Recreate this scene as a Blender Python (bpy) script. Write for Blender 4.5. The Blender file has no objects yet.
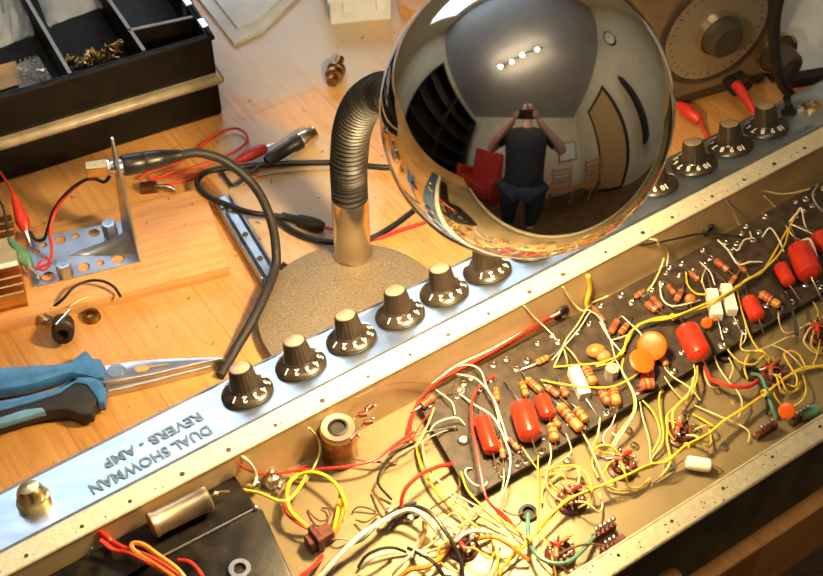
import bpy, math, random
from mathutils import Vector, Matrix, Quaternion, noise
random.seed(7)
R_ = math.radians
sc = bpy.context.scene
COL = sc.collection
V = Vector
# ------------------------------------------------------------------ camera model
FPX = 1309.0; PITCH = R_(48); CAMH = 0.665; TOP = 0.062
cR = V((1, 0, 0)); cU = V((0, math.sin(PITCH), math.cos(PITCH))); cF = V((0, math.cos(PITCH), -math.sin(PITCH)))
CAM = V((0, 0, CAMH))
def ray(x, y): return cF + cR*((x-411.5)/FPX) + cU*((288-y)/FPX)
def P(x, y, z=0.0):
    d = ray(x, y); return CAM + d*((z-CAMH)/d.z)
def hit(x, y, p0, n):
    d = ray(x, y); return CAM + d*((p0-CAM).dot(n)/d.dot(n))
cam = bpy.data.objects.new('camera', bpy.data.cameras.new('camera')); COL.objects.link(cam)
cam.location = CAM; cam.rotation_euler = (R_(90)-PITCH, 0, 0)
cam.data.sensor_width = 36; cam.data.lens = 36*FPX/823; cam.data.clip_start = 0.005; cam.data.clip_end = 30
cam.data.dof.use_dof = True; cam.data.dof.focus_distance = 0.78; cam.data.dof.aperture_fstop = 20
sc.camera = cam
EU = V((.829, .559, 0)).normalized(); EV = V((EU.y, -EU.x, 0)); EZ = V((0, 0, 1))
ORG = P(411, 361, TOP); ORG = V((ORG.x, ORG.y, 0))
def K(u, v, z): return ORG + EU*u + EV*v + EZ*z      # the amplifier's own frame
# ------------------------------------------------------------------ geometry
class G:
    def __init__(s): s.v = []; s.f = []; s.m = []; s.cur = 0
    def mat(s, i): s.cur = i; return s
    def add(s, vs, fs):
        b = len(s.v); s.v += [V(q) for q in vs]
        for f in fs: s.f.append([b+i for i in f]); s.m.append(s.cur)
        return s
    def box(s, c, e1, e2, e3):            # corner and three edge vectors
        c, e1, e2, e3 = V(c), V(e1), V(e2), V(e3)
        vs = [c, c+e1, c+e1+e2, c+e2, c+e3, c+e1+e3, c+e1+e2+e3, c+e2+e3]
        return s.add(vs, [(0,3,2,1),(4,5,6,7),(0,1,5,4),(1,2,6,5),(2,3,7,6),(3,0,4,7)])
    def bx(s, lo, hi):
        return s.box(lo, (hi[0]-lo[0],0,0), (0,hi[1]-lo[1],0), (0,0,hi[2]-lo[2]))
    def tube(s, pts, rad, n=7, cap=True, flat=1.0, up=None):
        pts = [V(p) for p in pts]; N = len(pts)
        if not hasattr(rad, '__len__'): rad = [rad]*N
        t0 = (pts[1]-pts[0]).normalized()
        a = up or (V((0,0,1)) if abs(t0.z) < .9 else V((1,0,0)))
        x = t0.cross(a).normalized(); prev = t0; base = len(s.v)
        for i, p in enumerate(pts):
            t = ((pts[min(i+1,N-1)]-pts[max(i-1,0)])).normalized()
            q = prev.rotation_difference(t); x = (q @ x); x = (x - t*x.dot(t)).normalized(); y = t.cross(x); prev = t
            for k in range(n):
                an = 2*math.pi*k/n
                s.v.append(p + (x*math.cos(an) + y*math.sin(an)*flat)*rad[i])
        for i in range(N-1):
            for k in range(n):
                a0 = base+i*n+k; a1 = base+i*n+(k+1)%n
                s.f.append([a0, a1, a1+n, a0+n]); s.m.append(s.cur)
        if cap:
            s.f.append([base+k for k in reversed(range(n))]); s.m.append(s.cur)
            s.f.append([base+(N-1)*n+k for k in range(n)]); s.m.append(s.cur)
        return s
    def cyl(s, p0, p1, r, n=20): return s.tube([p0, p1], r, n)
    def lathe(s, prof, o, ax, n=32, close=False, cap=True):     # prof: (radius, height) along ax
        o = V(o); ax = V(ax).normalized()
        h = V((1,0,0)) if abs(ax.x) < .9 else V((0,1,0))
        x = ax.cross(h).normalized(); y = ax.cross(x); b = len(s.v); M = len(prof)
        for r, z in prof:
            for k in range(n):
                an = 2*math.pi*k/n; s.v.append(o + ax*z + (x*math.cos(an)+y*math.sin(an))*r)
        for i in range(M if close else M-1):
            j = (i+1) % M
            for k in range(n):
                k2 = (k+1) % n
                s.f.append([b+i*n+k, b+i*n+k2, b+j*n+k2, b+j*n+k]); s.m.append(s.cur)
        if not close and cap:
            if prof[0][0] > 1e-6: s.f.append([b+k for k in reversed(range(n))]); s.m.append(s.cur)
            if prof[-1][0] > 1e-6: s.f.append([b+(M-1)*n+k for k in range(n)]); s.m.append(s.cur)
        return s
    def slab(s, out, z0, z1, bev=0.0):    # out: xy points (vectors), rounded top edge
        pts = [V((p[0], p[1], 0)) for p in out]
        ar = sum(pts[i].x*pts[(i+1)%len(pts)].y - pts[(i+1)%len(pts)].x*pts[i].y for i in range(len(pts)))
        if ar < 0: pts.reverse()
        n = len(pts); rings = []
        def inset(d):
            r = []
            for i in range(n):
                a, b, c = pts[i-1], pts[i], pts[(i+1)%n]
                d1 = (b-a).normalized(); d2 = (c-b).normalized()
                n1 = V((-d1.y, d1.x, 0)); n2 = V((-d2.y, d2.x, 0)); m = (n1+n2)
                m = m.normalized() if m.length > 1e-6 else n1
                r.append(b + m*d/max(.4, m.dot(n1)))
            return r
        lv = [(0, z0), (0, z1)] if not bev else [(bev, z0), (bev*.3, z0+bev*.3), (0, z0+bev), (0, z1-bev), (bev*.3, z1-bev*.3), (bev, z1)]
        b = len(s.v)
        for d, z in lv:
            for q in (inset(d) if d else pts): s.v.append(V((q.x, q.y, z)))
        for i in range(len(lv)-1):
            for k in range(n):
                k2 = (k+1) % n
                s.f.append([b+i*n+k, b+i*n+k2, b+(i+1)*n+k2, b+(i+1)*n+k]); s.m.append(s.cur)
        s.f.append([b+k for k in reversed(range(n))]); s.m.append(s.cur)
        s.f.append([b+(len(lv)-1)*n+k for k in range(n)]); s.m.append(s.cur)
        return s
    def ball(s, c, r, n=16, sc_=(1,1,1), ax=None):
        prof = [(max(1e-5, math.sin(math.pi*i/(n//2))), -math.cos(math.pi*i/(n//2))) for i in range(n//2+1)]
        g = G(); g.lathe(prof, (0,0,0), ax or (0,0,1), n)
        b = len(s.v)
        s.v += [V(c)+V((q.x*r*sc_[0], q.y*r*sc_[1], q.z*r*sc_[2])) for q in g.v]
        for f in g.f: s.f.append([b+i for i in f]); s.m.append(s.cur)
        return s
WL = {}
def wl(o): return WL.get(o.name, V((0,0,0))) if o else V((0,0,0))
def props(o, label=None, cat=None, group=None, kind=None):
    for k, v in (('label', label), ('category', cat), ('group', group), ('kind', kind)):
        if v: o[k] = v
    return o
def obj(name, g, mats, parent=None, label=None, cat=None, group=None, kind=None, smooth=40, local=False, bevel=0, at=None):
    me = bpy.data.meshes.new(name)
    c = V((0,0,0))
    if not local:
        lo = V([min(v[i] for v in g.v) for i in range(3)]); hi = V([max(v[i] for v in g.v) for i in range(3)])
        c = (lo+hi)/2
        if parent is None: c.z = lo.z
        if at is not None: c = V(at)
    me.from_pydata([v-c for v in g.v], [], g.f)
    mats = mats if isinstance(mats, (list, tuple)) else [mats]
    for m in mats: me.materials.append(m)
    if len(mats) > 1: me.polygons.foreach_set('material_index', g.m)
    if smooth: 
        me.polygons.foreach_set('use_smooth', [True]*len(me.polygons)); me.set_sharp_from_angle(angle=R_(smooth))
    me.update()
    o = bpy.data.objects.new(name, me); COL.objects.link(o)
    if not local:
        o.location = c - wl(parent)
        WL[o.name] = c
    if parent: o.parent = parent
    if bevel:
        b = o.modifiers.new('bevel', 'BEVEL'); b.width = bevel; b.segments = 2; b.limit_method = 'ANGLE'
    return props(o, label, cat, group, kind)
def thing(name, label, cat, loc, group=None, rot=None, kind=None):
    o = bpy.data.objects.new(name, None); COL.objects.link(o); o.location = loc; o.empty_display_size = .02
    if rot is not None: o.rotation_euler = rot
    WL[o.name] = V(loc)
    return props(o, label, cat, group, kind)
def dup(o, parent=None):
    c = o.copy(); COL.objects.link(c); c.parent = parent
    for ch in list(o.children): dup(ch, c)
    return c
def spline(pts, k=6):
    pts = [V(p) for p in pts]
    if len(pts) < 3:
        return [pts[0].lerp(pts[-1], i/3) for i in range(4)]
    q = [pts[0]*2-pts[1]] + pts + [pts[-1]*2-pts[-2]]; out = []
    for i in range(1, len(q)-2):
        a, b, c, d = q[i-1:i+3]
        for j in range(k):
            t = j/k
            out.append(.5*((2*b)+(c-a)*t+(2*a-5*b+4*c-d)*t*t+(3*b-a-3*c+d)*t**3))
    return out + [pts[-1]]
# ------------------------------------------------------------------ materials
def mat(name, col, rough=.5, metal=0., vary=.12, scale=60, bump=0., bscale=None, trans=0., alpha=1., emit=None, es=0., coat=0., col2=None, stretch=None, spec=.5, ior=1.45):
    m = bpy.data.materials.new(name); m.use_nodes = True; nt = m.node_tree; N = nt.nodes; L = nt.links
    b = N['Principled BSDF']; b.inputs['Roughness'].default_value = rough; b.inputs['Metallic'].default_value = metal
    b.inputs['Transmission Weight'].default_value = trans; b.inputs['Alpha'].default_value = alpha
    b.inputs['Coat Weight'].default_value = coat; b.inputs['Specular IOR Level'].default_value = spec; b.inputs['IOR'].default_value = ior
    tc = N.new('ShaderNodeTexCoord'); mp = N.new('ShaderNodeMapping'); L.new(tc.outputs['Object'], mp.inputs[0])
    if stretch: mp.inputs['Scale'].default_value = stretch
    nz = N.new('ShaderNodeTexNoise'); nz.inputs['Scale'].default_value = scale; nz.inputs['Detail'].default_value = 5
    L.new(mp.outputs[0], nz.inputs['Vector'])
    cr = N.new('ShaderNodeValToRGB'); L.new(nz.outputs['Fac'], cr.inputs[0])
    c2 = col2 or [max(0, c*(1-vary*2)) for c in col]
    cr.color_ramp.elements[0].position = .35; cr.color_ramp.elements[1].position = .65
    cr.color_ramp.elements[0].color = (*c2, 1); cr.color_ramp.elements[1].color = (*[min(1, c*(1+vary*.4)) for c in col], 1)
    L.new(cr.outputs[0], b.inputs['Base Color'])
    if bump:
        n2 = N.new('ShaderNodeTexNoise'); n2.inputs['Scale'].default_value = bscale or scale*2; n2.inputs['Detail'].default_value = 4
        L.new(mp.outputs[0], n2.inputs['Vector'])
        bp = N.new('ShaderNodeBump'); bp.inputs['Strength'].default_value = bump; bp.inputs['Distance'].default_value = .001
        L.new(n2.outputs['Fac'], bp.inputs['Height']); L.new(bp.outputs[0], b.inputs['Normal'])
    if emit:
        b.inputs['Emission Color'].default_value = (*emit, 1); b.inputs['Emission Strength'].default_value = es
    return m
def wood(name, c1, c2, c3, plank=.06, plen=.5, rough=.4, seam=True, gscale=1., patches=()):
    m = bpy.data.materials.new(name); m.use_nodes = True; nt = m.node_tree; N = nt.nodes; L = nt.links
    b = N['Principled BSDF']
    tc = N.new('ShaderNodeTexCoord')
    mp = N.new('ShaderNodeMapping'); L.new(tc.outputs['Object'], mp.inputs[0]); mp.inputs['Scale'].default_value = (1.6*gscale, 26*gscale, 20*gscale)
    nz = N.new('ShaderNodeTexNoise'); nz.inputs['Scale'].default_value = 9; nz.inputs['Detail'].default_value = 9; nz.inputs['Roughness'].default_value = .72
    L.new(mp.outputs[0], nz.inputs['Vector'])
    cr = N.new('ShaderNodeValToRGB'); e = cr.color_ramp.elements; e[0].position = .3; e[0].color = (*c1, 1); e[1].position = .72; e[1].color = (*c3, 1)
    k = e.new(.5); k.color = (*c2, 1); L.new(nz.outputs['Fac'], cr.inputs[0])
    last = cr.outputs[0]
    if seam:
        br = N.new('ShaderNodeTexBrick'); L.new(tc.outputs['Object'], br.inputs['Vector'])
        br.inputs['Scale'].default_value = 1; br.inputs['Brick Width'].default_value = plen; br.inputs['Row Height'].default_value = plank
        br.inputs['Mortar Size'].default_value = .0006; br.inputs['Color1'].default_value = (1,1,1,1); br.inputs['Color2'].default_value = (.88,.84,.78,1); br.inputs['Mortar'].default_value = (.70,.55,.42,1)
        br.offset = .37
        mx = N.new('ShaderNodeMix'); mx.data_type = 'RGBA'; mx.blend_type = 'MULTIPLY'; mx.inputs[0].default_value = 1
        L.new(last, mx.inputs[6]); L.new(br.outputs['Color'], mx.inputs[7]); last = mx.outputs[2]
    # blotchy wear
    wn = N.new('ShaderNodeTexNoise'); wn.inputs['Scale'].default_value = 9; wn.inputs['Detail'].default_value = 6; L.new(tc.outputs['Object'], wn.inputs['Vector'])
    wr = N.new('ShaderNodeValToRGB'); wr.color_ramp.elements[0].position = .42; wr.color_ramp.elements[1].position = .66
    wr.color_ramp.elements[0].color = (.0,.0,.0,1); wr.color_ramp.elements[1].color = (.34,.34,.34,1); L.new(wn.outputs['Fac'], wr.inputs[0])
    m2 = N.new('ShaderNodeMix'); m2.data_type = 'RGBA'; L.new(wr.outputs[0], m2.inputs[0]); L.new(last, m2.inputs[6]); m2.inputs[7].default_value = (*[min(1, c*1.25+.06) for c in c3], 1)
    pale = m2.outputs[2]
    for (cx, cy, rx, ry) in patches:  # pale ovals: worn finish plus daylight sheen mixed into the wood colour
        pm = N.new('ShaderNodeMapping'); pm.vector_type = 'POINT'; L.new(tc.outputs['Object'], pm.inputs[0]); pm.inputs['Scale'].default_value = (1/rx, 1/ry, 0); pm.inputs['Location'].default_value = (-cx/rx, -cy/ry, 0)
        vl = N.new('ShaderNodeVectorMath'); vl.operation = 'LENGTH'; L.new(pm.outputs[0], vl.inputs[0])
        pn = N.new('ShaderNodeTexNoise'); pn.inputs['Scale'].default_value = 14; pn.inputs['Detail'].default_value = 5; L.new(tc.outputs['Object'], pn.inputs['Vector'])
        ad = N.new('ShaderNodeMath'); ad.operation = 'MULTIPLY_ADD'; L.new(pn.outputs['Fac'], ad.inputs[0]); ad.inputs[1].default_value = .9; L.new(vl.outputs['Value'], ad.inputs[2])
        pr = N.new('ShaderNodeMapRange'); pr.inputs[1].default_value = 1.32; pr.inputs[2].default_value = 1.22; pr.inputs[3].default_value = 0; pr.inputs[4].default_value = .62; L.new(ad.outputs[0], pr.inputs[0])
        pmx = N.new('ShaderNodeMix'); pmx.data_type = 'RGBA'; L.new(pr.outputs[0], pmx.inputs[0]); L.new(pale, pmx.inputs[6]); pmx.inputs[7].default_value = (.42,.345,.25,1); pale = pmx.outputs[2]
    sp = N.new('ShaderNodeTexNoise'); sp.inputs['Scale'].default_value = 170; sp.inputs['Detail'].default_value = 2; L.new(tc.outputs['Object'], sp.inputs['Vector'])
    sr = N.new('ShaderNodeValToRGB'); sr.color_ramp.elements[0].position = .70; sr.color_ramp.elements[1].position = .76
    sr.color_ramp.elements[0].color = (1,1,1,1); sr.color_ramp.elements[1].color = (.38,.25,.16,1); L.new(sp.outputs['Fac'], sr.inputs[0])
    m3 = N.new('ShaderNodeMix'); m3.data_type = 'RGBA'; m3.blend_type = 'MULTIPLY'; m3.inputs[0].default_value = 1
    L.new(pale, m3.inputs[6]); L.new(sr.outputs[0], m3.inputs[7])
    L.new(m3.outputs[2], b.inputs['Base Color'])
    rr = N.new('ShaderNodeMapRange'); rr.inputs[3].default_value = rough-.1; rr.inputs[4].default_value = rough+.15; L.new(wn.outputs['Fac'], rr.inputs[0]); L.new(rr.outputs[0], b.inputs['Roughness'])
    bp = N.new('ShaderNodeBump'); bp.inputs['Strength'].default_value = .25; bp.inputs['Distance'].default_value = .0006
    L.new(nz.outputs['Fac'], bp.inputs['Height']); L.new(bp.outputs[0], b.inputs['Normal'])
    return m
M = {}
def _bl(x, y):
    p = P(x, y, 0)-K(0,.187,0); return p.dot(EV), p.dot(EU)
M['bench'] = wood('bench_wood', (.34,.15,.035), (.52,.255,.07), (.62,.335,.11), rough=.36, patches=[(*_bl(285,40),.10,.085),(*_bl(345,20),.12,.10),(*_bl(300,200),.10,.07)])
M['board'] = wood('pine_board', (.42,.18,.055), (.56,.27,.09), (.66,.36,.14), rough=.45, seam=False)
M['edgewood'] = wood('edge_wood', (.38,.18,.05), (.52,.27,.09), (.6,.34,.13), rough=.5, seam=False)
M['chrome'] = mat('chrome', (.80,.78,.74), .035, 1., .02, 8)
M['nickel'] = mat('brushed_nickel', (.72,.62,.47), .24, 1., .08, 40, .1)
M['steel'] = mat('zinc_steel', (.62,.66,.72), .32, 1., .12, 45, .12)
M['bsteel'] = mat('bright_steel', (.62,.62,.64), .34, 1., .08, 90, .1)
M['panel'] = mat('brushed_panel', (.70,.80,.90), .40, 1., .10, 30, .15, 300, stretch=(.12,3,3))
M['cream'] = mat('chassis_metal', (.68,.60,.43), .42, .35, .13, 70, .25, 150)
M['lipm'] = mat('lip_metal', (.86,.76,.54), .42, .35, .07, 420, .3, 500)  # base colour lightened to carry the strong lamplight on the lip
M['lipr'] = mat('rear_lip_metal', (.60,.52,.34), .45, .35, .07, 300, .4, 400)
M['wallm'] = mat('wall_metal', (.64,.47,.26), .42, .2, .10, 22, .15, 90)  # same metal as the pan, coloured lighter so it reads as lamplit
M['pan'] = mat('pan_metal', (.27,.20,.10), .40, .30, .10, 22, .15, 90)  # base colour darkened for the weaker lamplight inside the chassis
M['shaded_wall'] = mat('shaded_steel', (.12,.11,.09), .55, .5, .2, 40)  # shade on the outer wall, put into its base colour
M['fibre'] = mat('fibre_board', (.050,.032,.019), .6, 0, .3, 160, .4, 260)
M['black'] = mat('black_plastic', (.012,.010,.009), .38, 0, .2, 60)
M['matt_black'] = mat('matt_black', (.017,.014,.012), .6, 0, .2, 60, .2)
M['knobb'] = mat('knob_black', (.030,.020,.012), .34, 0, .2, 60, spec=.6)
M['goose'] = mat('goose_black', (.014,.011,.009), .45, 0, .2, 60, spec=.3)
M['xfmr'] = mat('transformer_black', (.016,.012,.008), .42, .0, .5, 90, .4, 120, spec=.3)
M['cap'] = mat('knob_cap', (.66,.47,.30), .5, .6, .12, 200, .2)
M['white'] = mat('white_paint', (.80,.78,.72), .5, 0, .05, 60)
M['text'] = mat('panel_print', (.13,.19,.26), .5, 0, .1, 60)
M['dirt'] = mat('dark_mark', (.06,.045,.03), .8, 0, .2, 60)
M['redcap'] = mat('red_dip', (.62,.032,.010), .28, 0, .10, 90, .15, 160, coat=.5)
M['orange'] = mat('orange_dip', (.66,.105,.005), .4, 0, .07, 90, .1)
M['tanres'] = mat('resistor_tan', (.58,.21,.05), .38, 0, .15, 200)
M['brownres'] = mat('resistor_brown', (.34,.12,.05), .38, 0, .15, 200)
M['stripeR'] = mat('band_red', (.4,.04,.015), .4); M['stripeY'] = mat('band_yellow', (.55,.30,.05), .4); M['stripeK'] = mat('band_dark', (.08,.04,.03), .4)
M['lead'] = mat('tinned_lead', (.75,.68,.55), .28, 1., .1, 90)
M['solder'] = mat('solder', (.72,.66,.52), .25, 1., .2, 200, .3)
M['ceram'] = mat('ceramic_white', (.85,.82,.72), .4, 0, .05, 90)
M['socket'] = mat('phenolic_brown', (.15,.03,.014), .4, 0, .3, 200)
M['brass'] = mat('brass', (.80,.55,.24), .28, 1., .15, 90, .15)
M['bronze'] = mat('bronze', (.32,.17,.07), .35, 1., .25, 150, .3)
M['goldal'] = mat('gold_anodised', (.78,.46,.17), .35, 1., .1, 60)
M['capcyl'] = mat('can_metal', (.62,.48,.32), .42, 1., .12, 60, .15)
W = {}
for k, c in dict(Y=(.80,.55,.045), y=(.80,.64,.28), R=(.62,.035,.02), W=(.82,.76,.62), K=(.02,.018,.016), B=(.16,.07,.035), G=(.10,.25,.16), O=(.80,.28,.035), U=(.38,.33,.27), L=(.55,.62,.05)).items():
    W[k] = mat('wire_'+dict(Y='yellow',y='cream',R='red',W='white',K='black',B='brown',G='green',O='orange',U='grey',L='lime')[k], c, .36, 0, .12, 150)
W['T'] = M['lead']
M['bluegrip'] = mat('blue_grip', (.045,.17,.42), .42, 0, .15, 120, .2)
M['bluelite'] = mat('light_blue_inlay', (.12,.28,.42), .45, 0, .1, 120)
M['sand'] = mat('hammered_bronze', (.30,.225,.145), .5, .4, .22, 900, 1., 1000)
M['plastic_clear'] = mat('cloudy_plastic', (.84,.88,.94), .18, 0, .05, 60, .4, 40, alpha=.62)
M['bagm'] = mat('bag_film', (.80,.86,.94), .10, 0, .1, 60, 1., 130, alpha=.27)
M['lidband'] = mat('smoky_lid', (.42,.34,.22), .35, 0, .15, 60)
M['boxdark'] = mat('organiser_black', (.010,.007,.005), .6, 0, .25, 80, .15, spec=.18)
M['divider'] = mat('divider_grey', (.20,.20,.21), .4, 0, .15, 80)
M['card'] = mat('cardboard', (.55,.34,.15), .7, 0, .1, 80)
M['instr'] = mat('instrument_case', (.07,.055,.04), .5, 0, .2, 60)
M['face'] = mat('instrument_face', (.22,.155,.085), .45, .1, .1, 60)
M['dial'] = mat('dial_face', (.34,.28,.19), .4, .2, .07, 40)
M['wht'] = mat('white_sheet', (.86,.90,.95), .3, 0, .04, 30)
M['jewel'] = mat('amber_jewel', (.75,.24,.04), .15, 0, .1, 60, coat=.6)
# ------------------------------------------------------------------ the room
XL, XR, YB, YF, ZF, ZC = -2.2, 1.45, -1.5, 2.3, -.75, 1.7
M['wallp'] = mat('wall_paint', (.70,.63,.46), .8, 0, .05, 3)
M['ceilp'] = mat('ceiling_paint', (.46,.46,.47), .8, 0, .04, 3)
M['floorp'] = wood('floor_wood', (.10,.05,.025), (.16,.085,.04), (.21,.12,.06), plank=.12, plen=1.2, rough=.5)
def struct(name, g, m, **k): return obj(name, g, m, kind='structure', **k)
struct('floor', G().bx((XL-.1,YB-.1,ZF-.1),(XR+.1,YF+.1,ZF)), M['floorp'])
struct('ceiling', G().bx((XL-.1,YB-.1,ZC),(XR+.1,YF+.1,ZC+.1)), M['ceilp'])
struct('wall_back', G().bx((XL-.1,YB-.1,ZF),(XR+.1,YB,ZC)), M['wallp'])
struct('wall_right', G().bx((XR,YB,ZF),(XR+.1,YF,ZC)), M['wallp'])
struct('wall_left', G().bx((XL-.1,YB,ZF),(XL,YF,ZC)), M['wallp'])
WX0, WX1, WZ0, WZ1 = -1.5, .05, .55, 1.5
struct('wall_front', G().bx((XL-.1,YF,ZF),(WX0,YF+.1,ZC)).bx((WX1,YF,ZF),(XR+.1,YF+.1,ZC)).bx((WX0,YF,ZF),(WX1,YF+.1,WZ0)).bx((WX0,YF,WZ1),(WX1,YF+.1,ZC)), M['wallp'])
g = G(); t = .05
g.bx((WX0,YF-.01,WZ0),(WX0+t,YF+.08,WZ1)).bx((WX1-t,YF-.01,WZ0),(WX1,YF+.08,WZ1)).bx((WX0+t,YF-.01,WZ0),(WX1-t,YF+.08,WZ0+t)).bx((WX0+t,YF-.01,WZ1-t),(WX1-t,YF+.08,WZ1))
g.bx(((WX0+WX1)/2-.03,YF,WZ0+t),((WX0+WX1)/2+.03,YF+.07,WZ1-t))
wf = struct('window_1', g, M['white'])
gm = bpy.data.materials.new('window_glass'); gm.use_nodes = True; nt = gm.node_tree; nt.nodes.remove(nt.nodes['Principled BSDF'])
tr = nt.nodes.new('ShaderNodeBsdfTransparent'); gl = nt.nodes.new('ShaderNodeBsdfGlossy'); gl.inputs['Roughness'].default_value = .02
mxs = nt.nodes.new('ShaderNodeMixShader'); mxs.inputs[0].default_value = .06; nt.links.new(tr.outputs[0], mxs.inputs[1]); nt.links.new(gl.outputs[0], mxs.inputs[2]); nt.links.new(mxs.outputs[0], nt.nodes['Material Output'].inputs[0])
obj('pane', G().bx((WX0+t,YF+.03,WZ0+t),((WX0+WX1)/2-.03,YF+.036,WZ1-t)), gm, wf)
obj('pane', G().bx(((WX0+WX1)/2+.03,YF+.03,WZ0+t),(WX1-t,YF+.036,WZ1-t)), gm, wf)
def light(name, typ, loc, e, col, **k):
    d = bpy.data.lights.new(name, typ); d.energy = e; d.color = col
    for a, b in k.items(): setattr(d, a, b)
    o = bpy.data.objects.new(name, d); COL.objects.link(o); o.location = loc; return o
WINDOW_E, BULB_S, LAMP_S = 42, 270, 620
wlt = light('daylight', 'AREA', ((WX0+WX1)/2, YF+.25, (WZ0+WZ1)/2), WINDOW_E, (.70,.85,1.), shape='RECTANGLE', size=WX1-WX0+.3, size_y=WZ1-WZ0+.3)
wlt.rotation_euler = (R_(-90), 0, 0)
w = bpy.data.worlds.new('sky'); sc.world = w; w.use_nodes = True
w.node_tree.nodes['Background'].inputs[0].default_value = (.55,.7,.9,1); w.node_tree.nodes['Background'].inputs[1].default_value = .6
# ceiling light bar with five bulbs
M['bulb'] = mat('lit_bulb', (1,.9,.75), .5, emit=(1,.80,.52), es=BULB_S)
bp_ = [(-.49,.13),(-.28,.19),(-.10,.29),(.13,.38)]
cl = thing('ceiling_light', 'ceiling light bar with four small lit warm bulbs', 'ceiling light', (-.15,.26,ZC))
obj('bar', G().tube([(-.53,.10,ZC-.02),(-.2,.24,ZC-.02),(.22,.42,ZC-.02)], .018, 8), M['bsteel'], cl)
for x, y in bp_:
    obj('lamp_holder', G().lathe([(.012,0),(.03,-.05),(.034,-.08)], (x,y,ZC-.03), (0,0,1), 16), M['bsteel'], cl)
    obj('bulb', G().ball((x,y,ZC-.13), .026, 16), M['bulb'], cl)
# ------------------------------------------------------------------ workbench (its own frame: x across the planks' length)
ang = math.atan2(EV.y, EV.x)
def W2(u, v, z): return K(u, v, z)
bench = thing('workbench', 'pale wooden workbench top of glued planks under everything', 'workbench', K(0,.187,ZF), rot=(0,0,ang))
def localbox(name, u0,u1,v0,v1,z0,z1, m, par):
    g = G().bx((v0,u0,z0),(v1,u1,z1))     # local x = EV, local y = EU
    o = obj(name, g, m, local=True, bevel=.0015); o.parent = par; return o
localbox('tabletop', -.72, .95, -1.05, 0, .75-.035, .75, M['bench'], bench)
localbox('apron', -.68, .92, -.05, -.025, .60, .715, M['edgewood'], bench)
for (u, v) in ((-.66,-.12),(.86,-.12),(-.66,-1.0),(.86,-1.0)):
    localbox('leg', u, u+.06, v, v+.06, 0, .715, M['edgewood'], bench)
# ------------------------------------------------------------------ AMPLIFIER
U0, U1, VB = -.40, .56, .165
LIP = .0125
SL = R_(18); PS = (-EV*math.cos(SL) - EZ*math.sin(SL)); PN = (-EV*math.sin(SL) + EZ*math.cos(SL)); PW = .0505
amp = thing('amplifier_chassis', 'open guitar amplifier chassis with wiring exposed, knobs along its silver panel', 'amplifier', K(0,.08,0))
def panel(u, s_, h=0): return K(u, -LIP, TOP) + PS*s_ + PN*h + EU*0
def kbox(g, u0,u1,v0,v1,z0,z1): return g.box(K(u0,v0,z0), EU*(u1-u0), EV*(v1-v0), EZ*(z1-z0))
PZ0 = .0221
g = G()
kbox(g, U0,U1, -.0012,0, .020,TOP)                 # inner front wall
kbox(g, U0,U1, -.0012,VB+.001, .020,.022)          # pan
kbox(g, U0,U1, VB,VB+.0012, 0,TOP)                 # near wall
kbox(g, U0,U0+.0012, 0,VB, 0,TOP); kbox(g, U1-.0012,U1, 0,VB, 0,TOP)
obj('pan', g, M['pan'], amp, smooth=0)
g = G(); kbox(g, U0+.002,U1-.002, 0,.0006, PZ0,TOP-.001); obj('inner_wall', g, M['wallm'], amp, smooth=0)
g = G(); g.add([K(u,v,z) for u in (U0,U1) for v,z in ((VB+.0013,TOP-.0015),(VB+.0025,TOP-.0015),(VB+.0125,0),(VB+.0100,0))], [(0,1,2,3),(7,6,5,4),(0,4,5,1),(1,5,6,2),(2,6,7,3),(3,7,4,0)]); obj('rear_panel', g, M['shaded_wall'], amp, smooth=0)  # dark and slanted outward, standing in for the shade under the lip
# lips with small holes and scuffs
g = G()
kbox(g, U0,U1, -LIP,0, TOP-.0012,TOP+.0004)
g.tube([K(U0,0,TOP-.0006), K(U1,0,TOP-.0006)], .0011, 6)
g.mat(1)
for i in range(90):
    u = random.uniform(U0,U1); v = random.choice((-.0025,-.0035)); l = random.uniform(.0006,.0022); kbox(g, u,u+.0005, v-l/2,v+l/2, TOP+.0003,TOP+.00055)
for i in range(32):
    u = U0+.01+i*.03+random.uniform(-.003,.003)
    g.cyl(K(u,-.004,TOP), K(u,-.004,TOP+.0006), random.choice((.0012,.0016)), 8)
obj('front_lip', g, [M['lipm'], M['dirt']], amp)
g = G()
kbox(g, U0,U1, VB-.001,VB+.0105, TOP-.001,TOP+.0004); g.tube([K(U0,VB-.001,TOP), K(U1,VB-.001,TOP)], .0009, 6)
g.tube([K(U0,VB+.0105,TOP-.001), K(U1,VB+.0105,TOP-.001)], .0011, 6)
g.mat(1)
for i in range(26):
    u = U0+.01+i*.037; g.cyl(K(u,VB+.004,TOP), K(u,VB+.004,TOP+.0006), .0011, 8)
for i in range(150):
    u = random.uniform(U0,U1); v = VB+random.uniform(.0005,.0095); l = random.uniform(.0004,.0018); w_ = random.uniform(.0003,.0009); kbox(g, u,u+l, v,v+w_, TOP+.0003,TOP+.0005)
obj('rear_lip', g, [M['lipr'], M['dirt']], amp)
g = G(); g.box(panel(U0,0), EU*(U1-U0), PS*PW, PN*-.0012)
e = panel(0,PW); 
g.box(V(panel(U0,PW)), EU*(U1-U0), EV*.0012, V((0,0,-(e.z-.0150))))
fp = obj('front_panel', g, M['panel'], amp, smooth=0)
g = G(); g.tube([panel(U0,.002,.0006), panel(U1,.002,.0006)], .0006, 6); g.tube([panel(U0,PW-.001,0), panel(U1,PW-.001,0)], .0011, 6)
obj('panel_trim', g, M['bsteel'], amp)
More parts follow.
